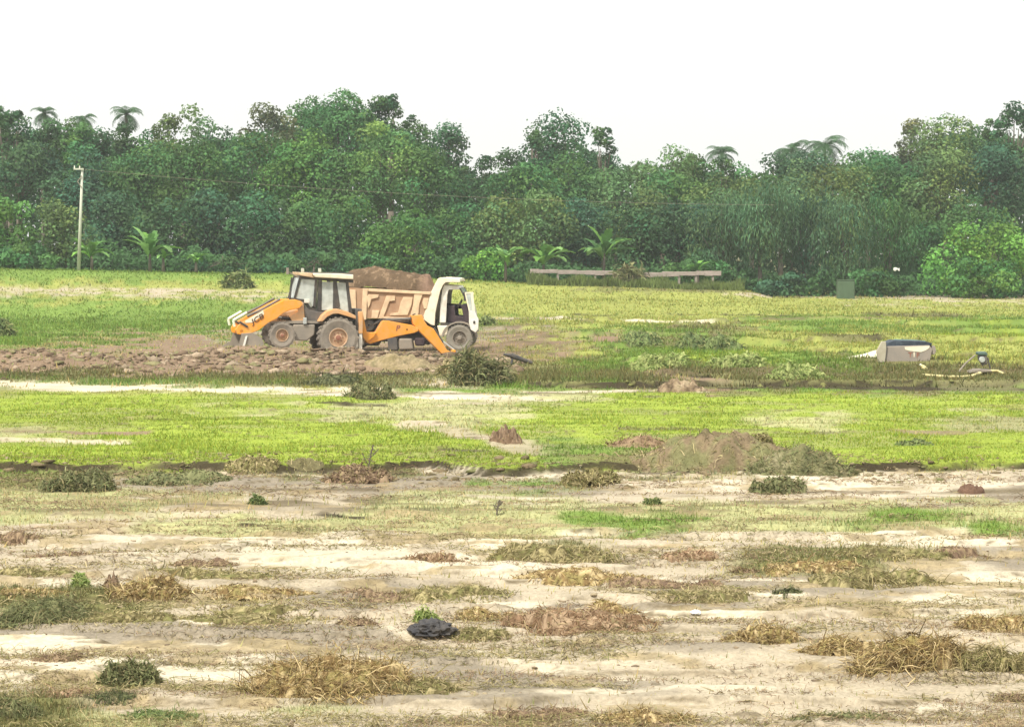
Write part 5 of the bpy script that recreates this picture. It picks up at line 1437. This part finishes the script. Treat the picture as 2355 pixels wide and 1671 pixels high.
mb = MB(); mb.prism(B.pb([(1580, 660), (1690, 650), (1700, 800), (1850, 820), (1850, 900), (1575, 900)], .3), .35, 1.0); mb.prism(B.pb([(1580, 660), (1690, 650), (1700, 800), (1850, 820), (1850, 900), (1575, 900)], .3), 1.3, 1.95); mb.build('cab_seat', M['maroon'], tk, bevel=.03)
mb = MB(); mb.prism(B.pb([(1770, 640), (1890, 645), (1900, 900), (1830, 900), (1800, 720)], .2), .18, 2.18); mb.build('dashboard', M['maroon'], tk, bevel=.02)
mb = MB(); mb.prism(B.pb([(1560, 620), (1770, 632), (1780, 700), (1565, 690)], 1.8), 2.0, 2.18); mb.build('inner_door_trim', M['maroon'], tk)
mb = MB(); p0 = B.b(1755, 640, .5); mb.bar((p0[0] + .03, .6, p0[1]), (p0[0] - .02, .6, p0[1] + .03), .2, n=20); mb.build('steering_wheel', M['black'], tk)
mb = MB(); mb.prism(B.pb([(1428, 945), (1600, 945), (1575, 1085), (1470, 1092)], .0), .02, .45); mb.build('side_step', M['cream'], tk, bevel=.03)
# mudguard arc
mb = MB()
pc = (fx, fz)
arc_o = []; arc_i = []
for k in range(13):
    t = math.pi * (0.02 + .96 * k / 12)
    arc_o.append((pc[0] - .66 * math.cos(t), pc[1] + .60 * math.sin(t))); arc_i.append((pc[0] - .60 * math.cos(t), pc[1] + .545 * math.sin(t)))
mb.prism(arc_o + arc_i[::-1], -.02, .36); mb.build('mudguard', M['mudgrey'], tk)
mb = MB(); mb.prism(B.pb([(1905, 1000), (1975, 1000), (1980, 1060), (1915, 1070)], .0), .05, 2.33); mb.build('bumper', M['darkgrey'], tk, bevel=.02)
# open door, swung forward
dr = MB(); dp = B.pb([(1898, 728), (1985, 735), (2012, 800), (2040, 850), (2035, 1000), (1995, 1045), (1925, 1005), (1898, 900)], -.35)
hinge = B.b(1900, 800, .1)
dr.prism(dp, -.38, -.33)
door = dr.build('open_door', wl, tk, bevel=.015)
mb = MB()
for q in ([(1838, 455), (1960, 452), (1968, 480), (1838, 478)], [(1925, 478), (1962, 478), (1985, 735), (1950, 735)], [(1838, 478), (1856, 478), (1915, 730), (1895, 730)]):
    mb.prism(B.pb(q, -.35), -.379, -.345)
mb.build('window_frame', M['cream'], door)
mb = MB(); mb.prism(B.pb([(1858, 480), (1925, 480), (1950, 730), (1915, 730)], -.35), -.365, -.36); mb.build('window_pane', M['glass'], door)
p0 = B.b(1975, 895, -.38); mb = MB(); mb.box(p0[0] - .035, p0[0] + .035, -.405, -.38, p0[1] - .05, p0[1] + .05); mb.build('handle', M['black'], door)
mb = MB()
for v_ in (760, 960):
    p0 = B.b(1905, v_, -.1); mb.box(p0[0] - .03, p0[0] + .03, -.33, .13, p0[1] - .03, p0[1] + .03)
mb.build('hinge', M['darkgrey'], door)
mb = MB(); mb.prism(B.pb([(250, 960), (1420, 990), (1400, 1180), (1300, 1230), (1120, 1160), (600, 1180), (560, 1240), (300, 1230)], 1.0), .95, 1.5); mb.build('undercarriage', M['darkgrey'], tk, bevel=.03)
mb = MB(); mb.prism(B.pb([(1100, 1120), (1260, 1120), (1250, 1240), (1110, 1240)], .3), .25, .7); mb.build('air_tank', M['maroon'], tk, bevel=.06)
mb = MB(); p0 = B.b(1835, 520, -.1); mb.box(p0[0] - .04, p0[0] + .04, -.06, .05, p0[1] - .16, p0[1] + .16); mb.bar((p0[0], .0, p0[1] + .1), (p0[0] - .06, .14, p0[1] + .12), .015, n=6); mb.build('mirror', M['black'], tk)
# soil load
Lx0 = B.b(-90, 400, .1)[0]; Lx1 = B.b(1370, 400, .1)[0]
tp = np.array([B.b(u, v, 1.2) for u, v in [(-100, 200), (100, 165), (300, 112), (500, 92), (600, 95), (740, 130), (1000, 165), (1200, 190), (1330, 205), (1420, 215)]])
zr = B.b(600, 430, .1)[1]
U, V_ = np.meshgrid(np.linspace(Lx0, Lx1, 130), np.linspace(.04, 2.34, 50))
ux = U.reshape(-1); vy = V_.reshape(-1)
tz = np.interp(ux, tp[:, 0], tp[:, 1])
e = np.clip(1 - ((vy - 1.19) / 1.16) ** 2, 0, 1) ** .55
rim_z = np.interp(ux, [side[0][0], side[1][0]], [side[0][1], side[1][1]]) - .05
ex = sstep(Lx0, Lx0 + .5, ux) * (1 - .6 * sstep(Lx1 - .25, Lx1, ux))
z = rim_z + (tz - rim_z) * e * ex + (fbm(ux / .25, vy / .25, 91, 5) - .5) * .16 * (e > .1)
sc = np.array([.125, .085, .052]) * (.7 + .6 * fbm(ux / .4, vy / .4, 92, 4))[:, None] + np.array([.10, .07, .045]) * (fbm(ux / .12, vy / .12, 93, 3) > .6)[:, None]
rmask = sstep(Lx1 - .7, Lx1 - .2, ux)[:, None] * .6
sc = sc * (1 - rmask) + np.array([.26, .165, .12]) * rmask
fi_ = np.arange(130 * 50).reshape(50, 130)
mf = np.stack([fi_[:-1, :-1], fi_[:-1, 1:], fi_[1:, 1:], fi_[1:, :-1]], -1).reshape(-1, 4)
ld = link('soil_load', np_mesh('soil_load', np.stack([ux, vy, z], 1), 4, sc, mf), M['soil'])
ld.location = tk.location; ld.rotation_euler = tk.rotation_euler
tag(ld, 'domed load of brown soil heaped in the dump truck', 'soil')

# ------------------------------------------------------------------ small things in the far field
# sheet-sided box
gx0, gy0, gz0 = G2(2028, 812)
Q = Veh(2028 * K, gy0, R(0), gz0)
def q(u, v, yl=0): return Q.at(2000 + u / 12.717, 770 + v / 12.717, yl)
bx = empty('storage_trough', (Q.X0, gy0, gz0), 0); tag(bx, 'grey sheet sided box with dark blue cover and red brown letters', 'box')
mb = MB(); mb.prism([q(490, 330), q(1750, 300), q(1840, 420), q(1760, 800), q(450, 800)], 0, .9); mb.build('side_sheet', M['sheet'], bx, bevel=.02)
mb = MB(); mb.prism([q(540, 230), q(700, 165), q(1200, 175), q(1660, 195), q(1850, 250), q(1780, 320), q(1100, 350), q(500, 340)], .03, .87)
mb.build('cover', M['blue'], bx, bevel=.008)
mb = MB(); mb.prism([q(720, 120, .85), q(1300, 140, .85), q(1640, 175, .85), q(1640, 225, .85), q(720, 205, .85)], .86, .95); mb.build('cover_fold', M['teal'], bx, bevel=.01)
mb = MB(); mb.prism([q(360, 190), q(470, 190), q(480, 420), q(440, 790), q(250, 800), q(200, 480), q(330, 230)], -.06, .1); mb.build('end_slab', M['pale_sheet'], bx, bevel=.01)
mb = MB(); mb.prism([q(470, 350), q(520, 350), q(480, 740), q(420, 740)], -.03, .02); mb.build('shadow_gap_strip', M['darkgrey'], bx)  # dark strip standing in for the shade between slab and sheet
mb = MB(); mb.prism([q(1820, 300), q(1930, 330), q(1960, 480), q(1900, 600), q(1840, 560)], .05, .7); mb.build('end_flap', M['sheet'], bx, bevel=.02)
mb = MB(); mb.prism([q(1020, 350), q(1750, 320), q(1740, 380), q(1640, 450), q(1500, 500), q(1200, 470), q(1040, 430)], -.012, -.001); mb.build('pale_smear', M['cream'], bx)
for s_, u_, v_ in (('T', 1190, 590), ('I', 1300, 580), ('F', 1410, 600)):
    p0 = q(u_, v_)
    text_on(bx, s_, M['mark_red'] if s_ != 'I' else M['cream'], .21, (p0[0], -.006, p0[1]))
# pale spill beside the box
U, V_ = np.meshgrid(np.linspace(-1.05, 1.05, 50), np.linspace(-1.05, 1.05, 24))
sx, sy, sz = G2(1960, 800)
rx_, ry_ = 1.3, 1.1
ux = U.reshape(-1) * rx_; vy = V_.reshape(-1) * ry_
e = np.clip(1 - (U.reshape(-1)) ** 2 - V_.reshape(-1) ** 2, 0, 1)
z = H(ux + sx, vy + sy) - sz + .34 * e ** 1.3 * (.3 + .9 * sstep(-1, .9, U.reshape(-1))) - .02
fi_ = np.arange(50 * 24).reshape(24, 50)
mf = np.stack([fi_[:-1, :-1], fi_[:-1, 1:], fi_[1:, 1:], fi_[1:, :-1]], -1).reshape(-1, 4)
o = link('sand_pile', np_mesh('sand_pile', np.stack([ux, vy, z], 1), 4, np.tile([.82, .76, .58], (len(ux), 1)) * (.8 + .3 * fbm(ux / .3, vy / .3, 95, 4))[:, None], mf), M['soil'], loc=(sx, sy, sz))
tag(o, 'pale sand spread out at the left end of the grey box', 'sand')
# pump
px0, py0, pz0 = G2(2193, 838)
Q2 = Veh(2193 * K, py0, 0, pz0)
def q2(u, v, yl=0): return Q2.at(2120 + u / 10.9, 790 + v / 10.9, yl)
pu = empty('water_pump', (Q2.X0, py0, pz0), 0); tag(pu, 'small grey green engine pump on a stand near the right edge, above the yellow hose', 'pump')
mb = MB(); mb.prism([q2(1390, 210), q2(1620, 200), q2(1670, 300), q2(1400, 290)], 0, .3); mb.build('tank', M['green_metal'], pu, bevel=.03)
mb = MB(); mb.prism([q2(1430, 300), q2(1650, 300), q2(1660, 520), q2(1540, 540), q2(1450, 420)], .03, .28); mb.build('engine', M['darkgrey'], pu, bevel=.03)
p0 = q2(1510, 400); mb = MB(); mb.lathe_y([(.001, -.05), (.07, -.05), (.09, 0.), (.001, .03)], p0, 20); mb.build('flywheel', M['rod'], pu)
mb = MB()
for a_, b_ in (((1660, 350), (1720, 640)), ((1420, 320), (1540, 560))):
    p0 = q2(*a_); p1 = q2(*b_); mb.bar((p0[0], .05, p0[1]), (p1[0], .02, p1[1]), .022)
mb.build('leg', M['black'], pu)
p0 = q2(1360, 290); p1 = q2(1100, 500); p2 = q2(930, 700)
mb = MB(); mb.tube([(p0[0], .1, p0[1]), (p1[0], .05, p1[1]), (p2[0], 0, p2[1])], .025); mb.build('handle', M['mudgrey'], pu)
p0 = q2(1400, 620); p1 = q2(1760, 690)
mb = MB(); mb.prism([q2(1220, 690), q2(1380, 640), q2(1700, 650), q2(1760, 700), q2(1200, 740)], -.1, .5); mb.build('base', M['tyre'], pu, bevel=.02)
pts = []
for u_, v_ in ((0, 830), (300, 850), (650, 880), (1000, 880), (1230, 860), (1400, 800), (1600, 745), (1900, 735), (2030, 790)):
    a_, b_, c_ = G(2120 + u_ / 10.9, 790 + v_ / 10.9); pts.append((a_, b_, c_ + .05))
mb = MB(); mb.tube(pts, .04, 8); o = mb.build('hose', M['hose'], smooth=True); tag(o, 'yellow hose lying on the grass under the pump at right', 'hose')
# white bottle
a_, b_, c_ = G2(2066, 828)
mb = MB(); mb.bar((-.05, 0, .12), (.07, 0, .02), .06, .055, 12); mb.bar((-.05, 0, .12), (-.10, 0, .16), .055, .025, 12)
t = empty('plastic_bottle', (a_, b_, c_)); mb.build('bottle_body', M['hose'], t, smooth=True)
mb = MB(); mb.bar((-.10, 0, .16), (-.125, 0, .18), .03, .03, 10); mb.build('cap', M['white'], t)
tag(t, 'pale yellowish bottle lying on the grass right of the grey box', 'bottle')
# dark log with a tarpaulin right of the digging bucket
a_, b_, c_ = G2(1160, 816)
lg = empty('dark_log', (a_, b_, c_)); tag(lg, 'short dark log tilted on the grass right of the digging bucket', 'log')
mb = MB(); mb.bar((-.25, 0, .30), (.42, 0, .06), .09, .05, 10); mb.bar((-.25, 0, .30), (-.48, 0, .34), .06, .04, 8); mb.bar((-.2, 0, .28), (-.22, -.05, .02), .04, .05, 8)
mb.build('trunk_piece', M['black'], lg, bevel=.01)
# black plastic bag
def crumple(name, cx, by, w, h, mat, label, cat, seed):
    x0, y0, z0 = G2(cx, by); s = 2289.0 / 36 * cam_d.lens / y0
    bm = bmesh.new(); bmesh.ops.create_icosphere(bm, subdivisions=4, radius=1)
    r_ = np.random.default_rng(seed); ax = r_.normal(0, 1, (14, 3)); fr = r_.uniform(2, 9, 14); ph = r_.uniform(0, 6, 14)
    for v in bm.verts:
        c = np.array(v.co[:]); d = sum(abs(math.sin(fr[i] * c.dot(ax[i]) + ph[i])) for i in range(14)) / 14
        k = .25 + 1.25 * d
        v.co = Vector((c[0] * k * w / s / 2, c[1] * k * w / s / 3, max(c[2] * k, -.2) * h / s / 1.1 + .2 * h / s))
    me_ = bpy.data.meshes.new(name); bm.to_mesh(me_); bm.free()
    o = link(name, me_, mat, loc=(x0, y0, z0)); tag(o, label, cat)
crumple('plastic_bag', 966, 1420, 96, 28, M['plastic'], 'crumpled black plastic bag on the sand in the centre foreground', 'bag', 3)
crumple('paper_scrap', 1555, 1376, 22, 8, M['scrap'], 'tiny white scrap on the sand right of centre', 'scrap', 5)
